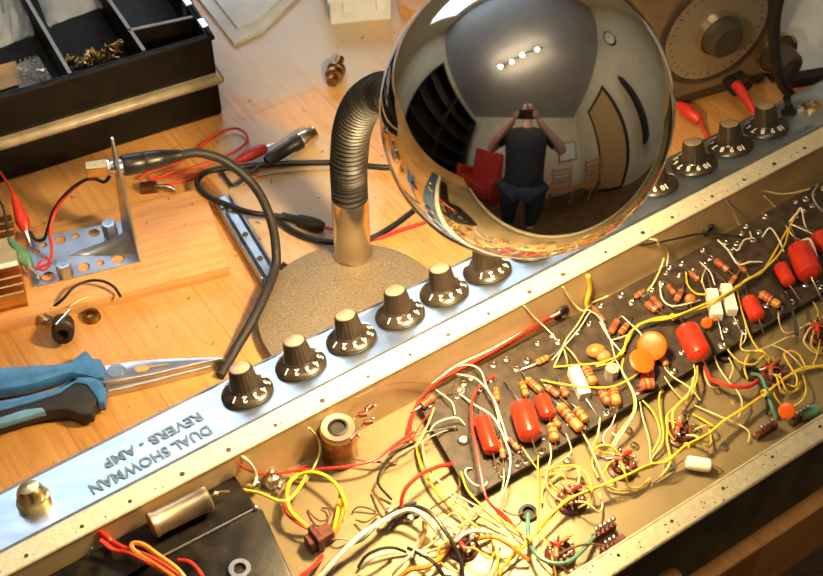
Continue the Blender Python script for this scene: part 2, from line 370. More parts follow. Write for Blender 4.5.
# printed names, read from the far side
PM = Matrix((( -EU.x, -PS.x, PN.x), (-EU.y, -PS.y, PN.y), (-EU.z, -PS.z, PN.z)))
def textmesh(name, s, size, mat_, parent, loc, rotm, ext=.0002, align='CENTER', width=None, label=None, off=.0003):
    cu = bpy.data.curves.new('t', 'FONT'); cu.body = s; cu.size = size; cu.extrude = ext; cu.align_x = align; cu.align_y = 'CENTER'; cu.resolution_u = 3; cu.offset = off
    to = bpy.data.objects.new('t', cu); COL.objects.link(to)
    dg = bpy.context.evaluated_depsgraph_get(); me = bpy.data.meshes.new_from_object(to.evaluated_get(dg))
    bpy.data.objects.remove(to); bpy.data.curves.remove(cu)
    xs = [v.co.x for v in me.vertices]; kx = width/(max(xs)-min(xs)) if width else 1; me.transform(Matrix.Diagonal((kx,1,1,1))); me.name = name; me.materials.clear(); me.materials.append(mat_)
    o = bpy.data.objects.new(name, me); COL.objects.link(o)
    mw = rotm.to_4x4(); mw.translation = V(loc) - wl(parent); o.matrix_basis = mw; o.parent = parent
    if label: o['label'] = label
    return o
nE = K(0,-LIP,TOP)
def onpanel(x, y):
    p = hit(x, y, nE, PN) - nE; return p.dot(EU), p.dot(PS)
u0, s0 = onpanel(90, 490); u1, s1 = onpanel(210, 429)
textmesh('panel_lettering', 'DUAL SHOWMAN', .0128, M['text'], amp, panel((u0+u1)/2, (s0+s1)/2, .0004), PM, width=abs(u1-u0))
u0, s0 = onpanel(104, 465); u1, s1 = onpanel(201, 415)
textmesh('panel_lettering', 'REVERB - AMP', .0122, M['text'], amp, panel((u0+u1)/2, (s0+s1)/2, .0004), PM, width=abs(u1-u0))
for u, s_ in ((.343,'VIBRATO'),(.378,'FOOT SW'),): textmesh('panel_lettering', s_, .0045, M['text'], amp, panel(u, .008, .0004), PM, off=.0001)
# knobs
def knob_meshes():
    g = G()
    g.lathe([(.0155,.0008),(.0157,.0016),(.0150,.0030),(.0125,.0044),(.0098,.0056),(.0092,.0066)], (0,0,0), (0,0,1), 40)
    prof = []; n = 40
    for z, r in ((.0060,.0090),(.0075,.0084),(.0180,.0070),(.0190,.0066)):
        prof.append((r, z))
    b = len(g.v)
    for (r, z) in prof:
        for k in range(n*2):
            a = math.pi*k/n; rr = r*(1+.018*(1 if k % 4 < 2 else -1)) if z < .0185 else r
            g.v.append(V((rr*math.cos(a), rr*math.sin(a), z)))
    for i in range(len(prof)-1):
        for k in range(n*2):
            k2 = (k+1) % (n*2); g.f.append([b+i*2*n+k, b+i*2*n+k2, b+(i+1)*2*n+k2, b+(i+1)*2*n+k]); g.m.append(0)
    g.f.append([b+(len(prof)-1)*2*n+k for k in range(2*n)]); g.m.append(0)
    body = obj('control_knob', g, M['knobb'], local=True, smooth=35)
    c = obj('knob_cap', G().lathe([(.0060,.0188),(.0060,.0193),(.0056,.0196),(.0001,.0194)], (0,0,0), (0,0,1), 32), M['cap'], local=True, label='silver disc'); c.parent = body
    allv = []; allf = []
    for i in range(10):
        a = R_(-90 + i*30)
        cu = bpy.data.curves.new('t', 'FONT'); cu.body = str(i+1); cu.size = .0056; cu.extrude = .00015; cu.offset = .00016; cu.align_x = 'CENTER'; cu.align_y = 'CENTER'; cu.resolution_u = 2
        to = bpy.data.objects.new('t', cu); COL.objects.link(to); dg = bpy.context.evaluated_depsgraph_get()
        me = bpy.data.meshes.new_from_object(to.evaluated_get(dg)); bpy.data.objects.remove(to); bpy.data.curves.remove(cu)
        T = Matrix.Rotation(a - R_(90), 4, 'Z') @ Matrix.Translation((0,.0126,.0053)) @ Matrix.Rotation(R_(-28), 4, 'X')
        b = len(allv); allv += [T @ v.co for v in me.vertices]; allf += [[b+j for j in p.vertices] for p in me.polygons]
        bpy.data.meshes.remove(me)
    g2 = G(); g2.add(allv, allf); nn = obj('numerals', g2, M['white'], local=True, smooth=0, label='white numbers 1 to 10 around the skirt'); nn.parent = body
    return body
kn = knob_meshes()
us = [-.0892,-.0528,-.0172,.0182,.0515,.0848,.1200,.1550,.190,.2250,.2608,.2945,.3285]
rots = [12,5,-6,10,0,20,0,0,0,150,160,150,165]
for i, u in enumerate(us):
    k = kn if i == 0 else dup(kn, amp)
    mw = (PM @ Matrix.Rotation(R_(rots[i]+110), 3, 'Z')).to_4x4(); mw.translation = panel(u, .0278, 0) - wl(amp)
    k.parent = amp; k.matrix_basis = mw
    k['group'] = 'numbered control knobs along the panel'
# jacks, jewel
u, s_ = onpanel(35, 503)
obj('pilot_jewel', G().lathe([(.0095,0),(.0095,.004),(.0082,.0045),(.0075,.009),(.006,.0115),(.0001,.0125)], panel(u, s_), PN, 12), M['brass'], amp)
u, s_ = onpanel(812, 107)
jk = obj('jack_socket', G().lathe([(.0045,.0),(.0075,0),(.0075,.002),(.006,.003),(.0045,.003)], panel(u, s_), PN, 12, close=True), M['brass'], amp)
u, s_ = onpanel(789, 113)
obj('toggle_switch', G().lathe([(.0058,0),(.0058,.002),(.0035,.003),(.003,.006)], panel(u, s_), PN, 12).tube([panel(u,s_,.005), panel(u-.002,s_,.013)], [.002,.003], 10), M['black'], amp)
for u in (.37,.41,-.27): obj('jack_nut', G().lathe([(.0035,0),(.0065,0),(.0065,.002),(.0035,.002)], panel(u,.034), PN, 6, close=True), M['steel'], amp)
# circuit board
PZ = .022; BZ = .030
cb = G().slab([K(-.0,.006,0), K(U1-.02,.006,0), K(U1-.02,.081,0), K(-.013,.081,0)], BZ-.0025, BZ)
cb = obj('circuit_board', cb, M['fibre'], amp, smooth=0)
def L(x, y, h=0.): return P(x, y, h)
# ---- eyelets
ey = obj('eyelet', G().lathe([(.0006,0),(.0022,0),(.0022,.0008),(.0013,.0013),(.0006,.0008)], (0,0,0), (0,0,1), 10, close=True), M['solder'], local=True)
cnt = 0
spots = []
for i in range(47):
    for j, v in enumerate((.011,.019,.070,.077)):
        spots.append((.004+i*.0086+random.uniform(-.002,.002), v+random.uniform(-.002,.002)))
random.shuffle(spots)
for (u, v) in spots[:96]:
    q = ey if cnt == 0 else dup(ey)
    q.parent = cb; q.location = K(u, v, BZ) - wl(cb); s = random.uniform(.85,1.35); q.scale = (s,s,s); cnt += 1
# ---- components
def axial(name, a, b, r, mats, la=None, lb=None, z=.036, bands=None, rnd=True, label=None, zl=BZ, parent=cb):
    A, B = L(*a, z), L(*b, z); d = (B-A); ln = d.length; d.normalize(); g = G()
    if rnd: prof = [(.0001,0),(r*.6,r*.06),(r*.92,r*.28),(r,r*.6),(r,ln-r*.6),(r*.92,ln-r*.28),(r*.6,ln-r*.06),(.0001,ln)]
    else: prof = [(.0001,0),(r*.96,0),(r,r*.12),(r,ln-r*.12),(r*.96,ln),(.0001,ln)]
    g.lathe(prof, A, d, 16)
    if bands:
        for k, bi in enumerate(bands):
            t = .22+.17*k; g.mat(bi); g.lathe([(r*1.005,ln*t),(r*1.03,ln*t+.0002),(r*1.03,ln*(t+.085)),(r*1.005,ln*(t+.085)+.0002)], A, d, 16)
    g.mat(1)
    for e, s, o in ((la, A, -1), (lb, B, 1)):
        if e: g.tube(spline([s, s+d*o*.002, L(*e, zl+.0015), L(*e, zl)], 3), .00042, 5)
        else: g.tube(spline([s, s+d*o*.003, V((s.x+d.x*o*.0045, s.y+d.y*o*.0045, zl))], 3), .00042, 5)
    return obj(name, g, mats, parent, label=label)
RB = [M['tanres'], M['lead'], M['stripeR'], M['stripeY'], M['stripeK']]
RB2 = [M['brownres'], M['lead'], M['stripeR'], M['stripeY'], M['stripeK']]
big = [((480,414),(494,457),.0052,(478,400),(497,470)), ((519,400),(533,443),.0074,(505,382),(538,455)), ((540,394),(550,421),.0050,(520,370),(548,433)),
       ((684,324),(704,362),.0078,(676,312),(712,378)), ((747,296),(760,322),.0054,(745,286),(763,332)), ((779,263),(791,287),.0050,(776,256),(800,300)),
       ((797,243),(813,281),.0085,(790,225),(822,300)), ((815,232),(832,252),.0062,(800,226),(842,262))]
for a, b, r, la, lb in big:
    a, b = tuple(a[i]+(b[i]-a[i])*.07 for i in (0,1)), tuple(b[i]-(b[i]-a[i])*.10 for i in (0,1))
    axial('dipped_capacitor', a, b, r, [M['redcap'], M['lead']], la, lb, z=BZ+r+.0005)
for a, b, r, la, lb, k in [((537,363),(548,357),.0021,(520,370),(563,347),0), ((522,382),(526,396),.0021,(519,370),(528,400),0), ((527,379),(541,392),.0024,(520,370),(545,397),0),
    ((546,386),(559,396),.0022,(540,380),(572,408),1), ((562,388),(567,396),.0024,(556,370),(570,404),0), ((584,368),(594,385),.0036,(580,362),(600,394),0), ((559,405),(581,430),.0033,(551,400),(585,435),0),
    ((552,414),(559,427),.0020,(550,405),(566,436),0), ((551,424),(555,441),.0030,(549,416),(556,449),0), ((576,408),(586,421),.0026,(570,403),(590,428),0), ((501,440),(503,459),.0019,(500,434),(503,468),1), ((509,439),(519,450),.0019,(504,434),(528,458),1),
    ((496,388),(497,401),.0019,(495,378),(498,411),0), ((421,406),(434,397),.0025,(411,412),(458,392),1), ((611,333),(618,320),.0022,(608,338),(622,314),1), ((620,334),(628,324),.0022,(616,340),(632,318),1),
    ((646,303),(657,311),.0026,(641,299),(662,315),1), ((652,297),(661,308),.0022,(648,292),(665,313),1), ((601,390),(609,404),.0030,(598,384),(611,410),1), ((613,389),(617,405),.0032,(612,382),(617,412),0), ((676,301),(682,290),.0022,(672,308),(684,284),1),
    ((760,293),(780,306),.0030,(752,288),(778,318),0), ((715,260),(729,271),.0024,(708,255),(735,276),1), ((659,352),(667,366),.0022,(657,346),(670,374),1), ((640,385),(655,383),.0035,(634,380),(660,388),1),
    ((594,308),(604,322),.0018,(590,300),(606,328),1), ((738,262),(746,272),.0018,(732,256),(750,279),1), ((600,352),(606,362),.0019,(596,346),(609,368),1), ((730,284),(736,276),.0017,(726,290),(740,270),0), ((668,285),(675,294),.0018,(662,281),(680,298),1), ((690,272),(699,280),.0019,(684,268),(704,286),1),
    ((635,297),(644,291),.0018,(630,302),(650,286),1)]:
    axial('resistor', a, b, r, RB2 if k else RB, la, lb, z=BZ+r+.0008, bands=random.sample([2,3,4,2],3))
for a, b, r, la, lb in [((573,370),(585,397),.0036,(566,350),(598,417)), ((711,292),(717,318),.0037,(706,270),(723,340)), ((725,287),(732,313),.0035,(708,268),(740,330))]:
    A, B = L(*a, BZ+.003), L(*b, BZ+.003); d = (B-A); ln = d.length; d.normalize(); s = d.cross(EZ).normalized(); g = G()
    g.box(A-s*r-EZ*.003, d*ln, s*2*r, EZ*.0068); g.mat(1)
    g.tube(spline([A, A-d*.004+EZ*.002, L(*la, BZ)],4), .0005, 5); g.tube(spline([B, B+d*.003+EZ*.001, L(*lb, BZ)],4), .0005, 5)
    obj('ceramic_resistor', g, [M['ceram'], M['lead']], cb, bevel=.0006)
def disc(x, y, r, tilt, h, m='orange', th=.0022, r2=None):
    c = L(x, y, BZ+h); ax = (CAM-c).normalized(); ax = (ax + EU*tilt[0] + EV*tilt[1]).normalized(); g = G()
    g.lathe([(.0001,-th*.5),(r*.75,-th*.48),(r*.95,-th*.25),(r,0),(r*.95,th*.25),(r*.75,th*.48),(.0001,th*.5)], c, ax, 28)
    g.mat(1)
    sdn = (-EZ + ax*EZ.dot(ax)).normalized()
    for k in (-1,1):
        sd = ax.cross(EZ).normalized()*k*r*.35
        s0 = c+sdn*r*.85+sd; g.tube([s0, V((s0.x, s0.y, BZ))+EV*.001], .0004, 5)
    obj('disc_capacitor', g, [M[m], M['lead']], cb)
disc(652,346,.0092,(-.1,-.1),.0125); disc(642,361,.0082,(.55,-.2),.0125); disc(690,299,.0034,(0,0),.006); disc(707,323,.0038,(0,.3),.006); disc(787,411,.0052,(-.4,.1),.004); disc(715,318,.002,(0,0),.003)
disc(648,377,.0045,(.2,.5),.004,'redcap')
g = G(); g.ball(L(596,351,BZ+.004), .0062, 16, (1,.8,.7)); g.ball(L(603,356,BZ+.003), .005, 14, (1,.9,.7)); obj('moulded_capacitor', g, M['tanres'], cb)
g = G(); g.lathe([(.0045,0),(.0045,.008),(.004,.0085)], L(611,376,BZ), (0,0,1), 8); obj('trim_pot', g, M['U'] if 'U' in M else W['U'], cb)
g = G(); g.lathe([(.003,0),(.0045,.001),(.0045,.0075),(.0035,.008)], L(760,352,BZ)-EZ*.008, (0,0,1), 12)
for q in ((461,392),(463,441),(643,294),(503,314),(703,206)): 
    obj('board_screw', G().lathe([(.0035,0),(.0035,.0012),(.0025,.0022),(.0001,.0024)], L(*q, BZ), (0,0,1), 14).mat(1).box(L(*q, BZ+.0023)-EU*.002-EV*.0003, EU*.004, EV*.0006, EZ*.0003), [M['bsteel'], M['dirt']], cb)
# white radial capacitor in front of the tail of the pan
axial('ceramic_capacitor', (685,462), (712,466), .0042, [M['ceram'], M['lead']], (655,482), (722,470), z=PZ+.006, zl=PZ, parent=amp)
axial('ceramic_capacitor', (801,415), (819,409), .0036, [W['G'], M['lead']], (790,417), (826,404), z=PZ+.006, zl=PZ, parent=amp, label='green tubular capacitor')
# ---- tube sockets on the pan
def sock(x, y, r=.0085):
    c = L(x, y, PZ); g = G()
    g.lathe([(r*.45,0),(r*1.05,0),(r*1.05,.002),(r*.8,.003),(r*.8,.0058),(r*.45,.0058)], c, EZ, 20, close=True)
    g.lathe([(.0001,0),(r*.3,0),(r*.3,.007),(.0001,.0075)], c, EZ, 10)
    g.mat(1)
    for k in range(8):
        a = 2*math.pi*(k+.3)/8; d = V((math.cos(a), math.sin(a), 0)); g.box(c+d*r*.62+EZ*.005-d.cross(EZ)*.0009, d*.0005, d.cross(EZ)*.0018, EZ*.005); 
        g.ball(c+d*r*.75+EZ*.0105, .0010, 8)
    s = obj('tube_socket', g, [M['socket'], M['solder']], amp)
    for k in range(3):
        a = 2*math.pi*(k/3+random.random()*.2); d = V((math.cos(a), math.sin(a), 0)); e = c+d*r*.1+EZ*.010+V((d.y,-d.x,0))*.003*(k-1); f = e+d*.009
        gg = G(); gg.lathe([(.0001,0),(.0013,.0001),(.0015,.0008),(.0015,.0052),(.0013,.006),(.0001,.0061)], e, d, 10); gg.mat(1); gg.tube([e-d*.003-EZ*.001, e], .0004, 5); gg.tube([e+d*.006, f-EZ*.001], .0004, 5)
        obj('resistor', gg, [random.choice([M['tanres'], M['brownres'], M['redcap']]), M['lead']], s)
for q in ((571,503),(622,469),(681,437),(772,377),(818,336),(463,548),(560,556)): sock(*q)
for q in ((566,508),(580,481),(612,486),(634,447),(685,415),(697,430),(668,468),(601,447),(660,392),(752,364),(567,463),(390,512),(410,520),(723,448),(628,432),(526,466),(735,400)):
    obj('pan_screw', G().lathe([(.0026,0),(.0026,.0018),(.0018,.003),(.0001,.0032)], L(*q, PZ), EZ, 12), M['solder'], amp)
def grommet(x, y, r, z=PZ, on_wall=False):
    c = hit(x, y, K(0,0,0), EV) if on_wall else L(x, y, z); ax = EV if on_wall else EZ
    obj('rubber_grommet', G().lathe([(r*.5,.0),(r*.95,0),(r,.001),(r*.9,.0025),(r*.55,.0028),(r*.5,.002)], c, ax, 24, close=True).lathe([(.0001,.0001),(r*.52,.0001),(r*.52,.0004),(.0001,.0004)], c, ax, 16), M['matt_black'], amp)
grommet(560,312,.0062,on_wall=True); grommet(528,514,.0058); grommet(750,374,.0062); grommet(413,513,.0045); grommet(724,356,.006); grommet(707,229,.005,on_wall=True)
# terminal clusters near rear lip
for q, n in (((603,535),5),((765,434),4),((800,420),4),((612,548),3)):
    c = L(*q, PZ); g = G()
    g.box(c-EU*.008-EV*.0015, EU*.016, EV*.003, EZ*.006)
    g.mat(1)
    for k in range(n):
        g.tube([c+EU*(-.006+.003*k)+EZ*.006, c+EU*(-.006+.003*k)+EZ*.011], .0007, 6); g.ball(c+EU*(-.006+.003*k)+EZ*.0115+V((0,0,0)), .0015, 8)
    obj('terminal_strip', g, [M['socket'], M['solder']], amp)
# big round potentiometer-like can with black centre
c = L(338,427,.052); c = V((c.x,c.y,PZ+.0155))
g = G().lathe([(.0050,.014),(.0098,.0145),(.0105,.0135),(.0108,.011)], c, EZ, 32, cap=False).mat(1).lathe([(.0104,.0125),(.0104,-.0155),(.0001,-.0155)], c, EZ, 32, cap=False)
pt = obj('capacitor_can', g, [M['capcyl'], M['bronze']], amp)  # side darkened in colour for the shadow below the ring
obj('can_centre', G().lathe([(.0001,.0125),(.0052,.0125),(.0056,.0145),(.0060,.0148),(.0046,.0152),(.0040,.0135),(.0001,.0132)], c, EZ, 24), M['matt_black'], pt)
for q in ((358,415),(364,423),(366,410),(350,440)):
    cc = L(*q, .050); gg = G().lathe([(.0001,0),(.0016,.0002),(.0018,.002),(.0016,.005),(.0001,.0052)], cc, EU*.8+EV*random.uniform(-.5,.6), 10).mat(1).tube([cc, cc-EU*.004-EZ*.003], .0005, 5).ball(cc+EU*.006, .0013, 8)
    obj('resistor', gg, [random.choice([M['redcap'], M['socket']]), M['solder']], amp)
# transformer, bracket, filter capacitor
TZ = .042
tr_ = G().slab([P(96,604,TZ), P(180,543,TZ), P(251,504,TZ), P(262,508,TZ), P(306,606,TZ), P(250,640,TZ), P(140,660,TZ)], PZ, TZ, .002)
tr_ = obj('power_transformer', tr_, M['xfmr'], amp)
g = G(); a, b = P(156,560,TZ+.0005), P(256,508,TZ+.0005); g.tube([a,b], .0008, 6); g.ball(b, .0022, 10); g.lathe([(.0035,0),(.006,0),(.006,.002),(.0035,.002)], P(240,570,TZ), EZ, 16, close=True)
obj('transformer_seam', g, M['bsteel'], tr_)
ub = (P(226,463,.044)-ORG).dot(EU)
tr2 = G(); kbox(tr2, -.38, ub, .0008, .024, PZ, .043); kbox(tr2, -.38, ub-.012, .024, .034, PZ, .034)  # bracket raised and carried to the wall, filling the shaded strip there
obj('dark_bracket', tr2, M['xfmr'], amp)
z = .0525; A, B = P(150,526,z), P(209,497,z); d = (B-A); ln = d.length; d.normalize(); r = .0078
g = G().lathe([(.0001,0),(r*.8,0),(r,.001),(r,.003),(r*.93,.004),(r*.93,ln-.004),(r,ln-.003),(r,ln-.001),(r*.85,ln),(.0001,ln)], A, d, 28).mat(1).tube(spline([B, B+d*.006, B+d*.012-EZ*.004],4), .0007, 6).ball(B+d*.004, .002, 8)
obj('filter_capacitor', g, [M['capcyl'], M['solder']], amp)
obj('capacitor_clamp', G().box(P(150,529,.043), EU*.035, EV*.006, EZ*.004), M['xfmr'], amp)
# knobbly diode stud and terminal block
c = P(273,483,PZ); obj('rectifier_stud', G().lathe([(.0065,0),(.0065,.003),(.005,.004),(.0045,.008),(.002,.0095),(.0018,.013),(.0001,.0135)], c, EZ, 6).ball(c+EU*-.010+EZ*.008, .0030, 10).ball(c+EV*.008+EZ*.006, .0022, 10), M['solder'], amp)
c = P(320,543,PZ); obj('terminal_block', G().box(c-EU*.008-EV*.004, EU*.016, EV*.008, EZ*.010).box(c-EU*.004-EV*.006, EU*.004, EV*.012, EZ*.013), M['socket'], amp, bevel=.0008)
g = G()
for a, b in (((60,530),(68,545)),((72,520),(85,545)),((95,545),(110,520)),((50,560),(75,555)),((30,566),(38,556))):
    g.tube([P(*a,.034), P(*b,.040)], .0008, 6); g.ball(P(*b,.041), .0018, 8)
obj('solder_lugs', g, M['solder'], amp)
# ---- wires: colour, radius mm, base height, rise, pixel path
WR = '''B .5 22 6 356,398 372,390 390,384 407,382 432,384
R 1.2 26 9 560,314 540,322 516,337 490,353 462,368 438,381 421,398 412,418 410,432
W .9 27 9 560,312 538,324 512,338 486,352 456,366 432,384
R .9 25 7 556,316 520,338 478,362 446,378 418,402 408,430 414,442
W .7 31 8 455,366 470,365 481,371 487,388 495,402 503,425 508,442
W .7 31 6 456,374 468,376 478,380 490,394 497,412 500,430
W .6 31 5 436,390 446,397 453,404 455,415
W .8 31 9 460,394 475,405 491,415 500,428 505,440 510,455 509,475 502,495 490,504
R 1.1 31 12 494,376 480,386 472,402 472,425 476,447 481,475 486,497 496,510 508,522
y .8 31 4 434,408 428,424 421,438 416,444
R .6 31 4 433,409 421,424 412,438 400,444 390,452
W .7 30 7 428,436 434,425 446,419 458,418 465,425
U .6 30 5 390,462 405,452 430,437 455,427
K .6 30 4 388,455 402,446 420,434 450,428 458,430
y .7 28 8 422,440 424,456 432,473 447,489 466,500 486,512 505,527 522,538
Y 1.2 25 4 416,445 420,462 430,482 444,500 462,515 480,530
y .9 25 6 420,442 428,466 440,482 455,500 475,512 500,528
Y .8 30 7 461,472 467,489 478,502 492,513 512,527 524,535
R 1.6 28 12 453,464 437,467 420,475 407,487 402,498 401,510
B .8 28 3 459,478 459,488 451,496 440,503 430,509
W .7 30 6 472,468 466,469 466,475 474,484 484,486 487,482
y .6 28 6 503,466 504,478 502,490 499,500
R .8 25 5 496,508 508,518 516,528 524,541
B .7 24 5 503,510 511,514 518,515 524,513
Y .6 30 6 538,455 538,478 538,500 538,520 546,545
y .7 30 5 550,444 551,456 548,468 546,482 552,494 566,504
y .6 30 5 566,434 570,444 571,452 562,460 552,466 547,475
Y .9 26 8 541,471 558,467 574,466 586,473 591,487 590,500 578,508
y .8 30 8 582,432 590,446 598,465 608,487
y .8 30 6 600,418 598,434 593,447
Y .7 26 5 595,450 610,453 622,455 634,460
O .9 26 6 546,478 556,490 566,496
y .6 28 6 520,444 528,456 538,470
Y 1.1 25 11 498,573 514,556 529,541 548,521 566,500 590,491 619,478 650,467 666,460 687,447 706,436 722,422 744,408 764,394 786,378 805,367 830,367
Y 1.0 25 13 500,571 516,553 531,540 546,520 568,500 592,489 617,480 648,465 668,461 685,446 708,434 724,421 742,410 766,393 788,376 807,369 830,364
Y 1.0 30 8 596,366 612,362 623,352 628,336 639,325 657,318 673,316 691,311 712,304 735,290 747,279 762,272 776,250 788,228
Y .9 30 10 618,356 626,345 633,330 645,322 670,318 695,308 722,296 744,282 768,266 784,246 790,226 800,210
y .7 30 8 586,310 577,325 567,338 563,347 554,367
y .7 30 8 563,346 566,356 568,366
y .7 30 7 565,346 573,354 579,363
W .6 30 8 586,309 598,316 606,330 612,345
W .6 28 7 524,306 535,318 548,330 560,344
W .6 30 7 590,312 578,330 566,344 552,360
y .9 22 8 563,287 568,296 575,305 584,311 592,303 608,296
Y 2.0 24 8 588,276 590,288 587,300 587,309
Y .8 30 8 554,367 575,365 598,363 616,357 626,350
Y .8 30 8 541,380 562,384 585,387 610,387 628,380 640,372
W .6 31 5 622,316 632,325 640,333 645,342
W .7 31 5 600,322 608,336 616,346 624,355
y .7 31 4 612,340 622,337 630,334
Y 1.0 28 9 624,355 622,370 628,382 633,393 635,405 631,417 620,432 612,446
W .55 30 8 612,345 616,360 624,374 634,393 636,408 628,424 618,440
Y .8 25 8 638,396 650,408 657,420 660,436 652,453
y .7 25 7 638,394 643,418 649,440 651,464
Y .8 25 6 664,384 659,398 661,418 663,440 652,458
Y 1.1 27 8 693,378 692,392 680,403 673,412 673,424 676,434
Y .9 26 8 692,390 676,406 667,416 668,430 674,440
Y .9 24 6 668,418 667,440 670,462 660,478
W .6 28 6 617,408 612,424 604,434 604,443 609,447 616,444 617,437 612,433
y .6 28 6 664,376 672,388 683,400
y .6 24 4 694,405 712,413 738,424 749,432 748,442
y .7 30 6 663,365 672,376 690,388 700,400
Y .8 27 8 697,362 697,378 692,392 686,404
y .7 28 8 693,360 695,375 688,394 679,406
Y .8 24 7 806,368 800,356 792,351 784,354 790,366 797,378 795,386 787,384
Y .7 24 6 773,384 775,396 782,406
Y .7 24 6 803,376 806,388 803,399 793,407
Y .7 26 8 735,276 738,296 744,318 752,340 764,356 772,366
y .7 26 8 741,322 742,334 741,348 750,351 765,348 786,338 800,335
Y .8 25 8 722,338 728,350 740,362 754,364 764,356 774,359 780,368
y .6 25 7 772,345 784,350 794,358 803,368
Y .7 25 6 820,340 817,355 813,366
y .6 26 6 704,366 705,376 710,386 718,388
y .7 27 8 713,350 718,366 729,382 738,392 742,404 738,420
y .6 26 6 729,358 733,368 729,380
R 1.7 26 10 704,364 709,377 722,384 738,387 750,386 758,380
R .9 30 4 654,384 643,389 634,392
G 1.5 24 9 752,374 760,376 765,386 770,402 776,418
K 1.2 23 8 752,376 762,388 767,402 767,415
y .6 30 6 745,322 746,330 745,340 740,346
y .6 30 6 778,312 780,325 786,333 800,329
Y .7 24 6 812,300 818,312 816,326 824,334
y .7 24 5 800,328 812,322 826,316
K 1.6 31 8 768,270 778,285 788,300 794,318 797,336
K 1.0 24 10 602,245 640,245 670,240 700,234 730,235 760,240 790,228
U .9 24 8 640,236 655,239 663,244 668,254 667,270 672,290
U .8 24 5 726,200 734,212 740,226 749,232
W .9 31 6 718,240 728,250 738,264 750,262 762,262
y .7 24 5 764,196 776,208 788,222
y 1.0 24 6 745,186 780,194 806,190 818,186 830,182
U 1.0 31 8 818,184 813,194 816,204 826,214
W .7 31 5 790,224 800,228 815,235
W .7 31 5 789,222 796,214 801,208 804,222 808,232
y .6 31 5 786,226 793,236 800,240
W 1.1 40 4 801,241 809,239 814,248 818,262
W .7 31 5 733,248 738,250 744,240 751,238 750,232
W .7 31 5 762,237 770,228 779,240 784,252
W .8 30 8 660,282 662,298 672,306 690,303 700,300
Y .8 30 6 686,272 688,285 698,294 714,292 740,285
y .6 31 5 706,268 702,280 706,292
W .6 31 5 700,262 710,272 715,285
y .9 24 8 625,300 648,290 659,272 664,258
y .7 24 5 636,238 655,240 660,247
K 1.7 24 14 388,530 402,512 414,507 424,509 434,516 443,528 452,542 460,558 463,580
W 2.0 26 13 380,523 395,515 408,510 418,512 428,520 436,530 446,540
W 2.1 25 10 318,580 330,566 343,552 354,541 366,531 382,522 396,514 412,508
K 1.3 25 9 322,572 333,560 348,546 362,540 374,528 384,518 398,508 416,503
K 1.2 24 6 358,568 366,556 380,549 394,548 406,552
W 1.5 26 8 362,568 369,560 379,555 394,552
U 1.3 24 6 392,575 402,564 414,551 420,535
W 1.4 26 7 414,549 424,554 432,560
K 1.5 25 8 408,548 424,556 436,565 446,580
O 2.0 24 8 396,580 410,570 426,567 438,560 448,548
O 1.0 24 6 418,548 426,530 424,516
y 1.0 24 5 420,552 440,538 460,526 480,512
y 1.0 24 5 428,552 445,546 456,544
W 1.7 26 9 446,543 456,541 464,534 476,531 492,533
O 1.5 26 9 474,540 490,537 504,541 516,550 528,560
y .9 26 7 484,534 500,540 512,548
B .9 24 7 462,560 466,545 478,537 490,538
Y 1.0 26 6 500,548 497,565 492,580
Y .9 26 6 520,545 508,560 500,575
G 1.7 25 11 528,514 528,528 530,543 538,556 552,563 568,562 580,553 588,544 597,534
B .9 24 9 552,562 564,552 578,546 594,544 606,548
B .8 24 5 536,554 548,562 560,566 572,574
O .8 24 5 548,540 552,558 556,576
R 1.2 26 8 284,472 318,469 350,466 376,459 396,444 414,432
R 1.0 25 8 237,463 250,471 264,474 290,472 306,466
B .9 24 5 322,450 344,457 374,462 398,461
K 1.0 24 8 416,442 396,453 383,467 378,483 392,500
y .9 26 10 309,428 318,438 320,452 314,467 306,482
W 1.2 30 8 240,455 250,463 256,475 254,485 247,486
Y 1.3 30 8 220,490 244,490 262,494 276,500 288,500 298,490 306,476
Y .8 30 6 222,494 238,494 250,491
Y 1.7 26 10 298,475 290,482 287,496 290,510 299,520 312,530
L 1.5 26 10 294,477 310,472 326,476 338,487 345,502 345,514
R 1.2 24 8 283,502 287,514 299,524 314,532 322,540
O 1.3 24 6 342,488 343,508 340,522 334,538
Y 1.6 24 5 340,500 336,520 332,536
R 1.8 24 6 322,556 314,566 302,576 294,584
B .7 23 3 308,510 314,517 322,521 330,516 328,509 322,508
B .7 23 3 352,512 358,507 368,508 376,512
B .9 24 4 372,490 382,505 392,520
B .8 24 4 356,520 366,522 378,514
U .8 24 4 330,540 340,539 350,540
R 2.0 44 7 98,530 110,540 122,547 136,552 152,558 172,570 190,584
R 1.8 44 7 100,540 114,550 130,553 148,562 168,574
O 1.9 45 8 190,584 176,568 158,555 144,545 134,543 132,548 142,556 160,566 180,582
R 1.4 44 4 178,560 190,562 200,572 206,584
G 1.0 30 5 78,580 86,562 92,548
W .8 30 5 100,575 108,562 114,552'''
mm = {}
for ln_ in WR.splitlines():
    t_ = ln_.split(); c_, r, z0, dz = t_[0], float(t_[1])*.001*.75, float(t_[2])*.001, float(t_[3])*.001
    q = [tuple(float(a) for a in s.split(',')) for s in t_[4:]]; n = len(q)
    pts = [P(x, y, z0 + dz*math.sin(math.pi*min(1,max(0,(i+.15)/(n-.7))))) for i, (x, y) in enumerate(q)]
    for i, (x, y) in enumerate(q):      # keep every wire inside the front wall
        z_ = pts[i].z
        while (pts[i]-ORG).dot(EV) < .0022 and z_ < .0575: z_ += .0015; pts[i] = P(x, y, z_)
    obj('wire', G().tube(spline(pts, 5), r, 7), W[c_], amp)
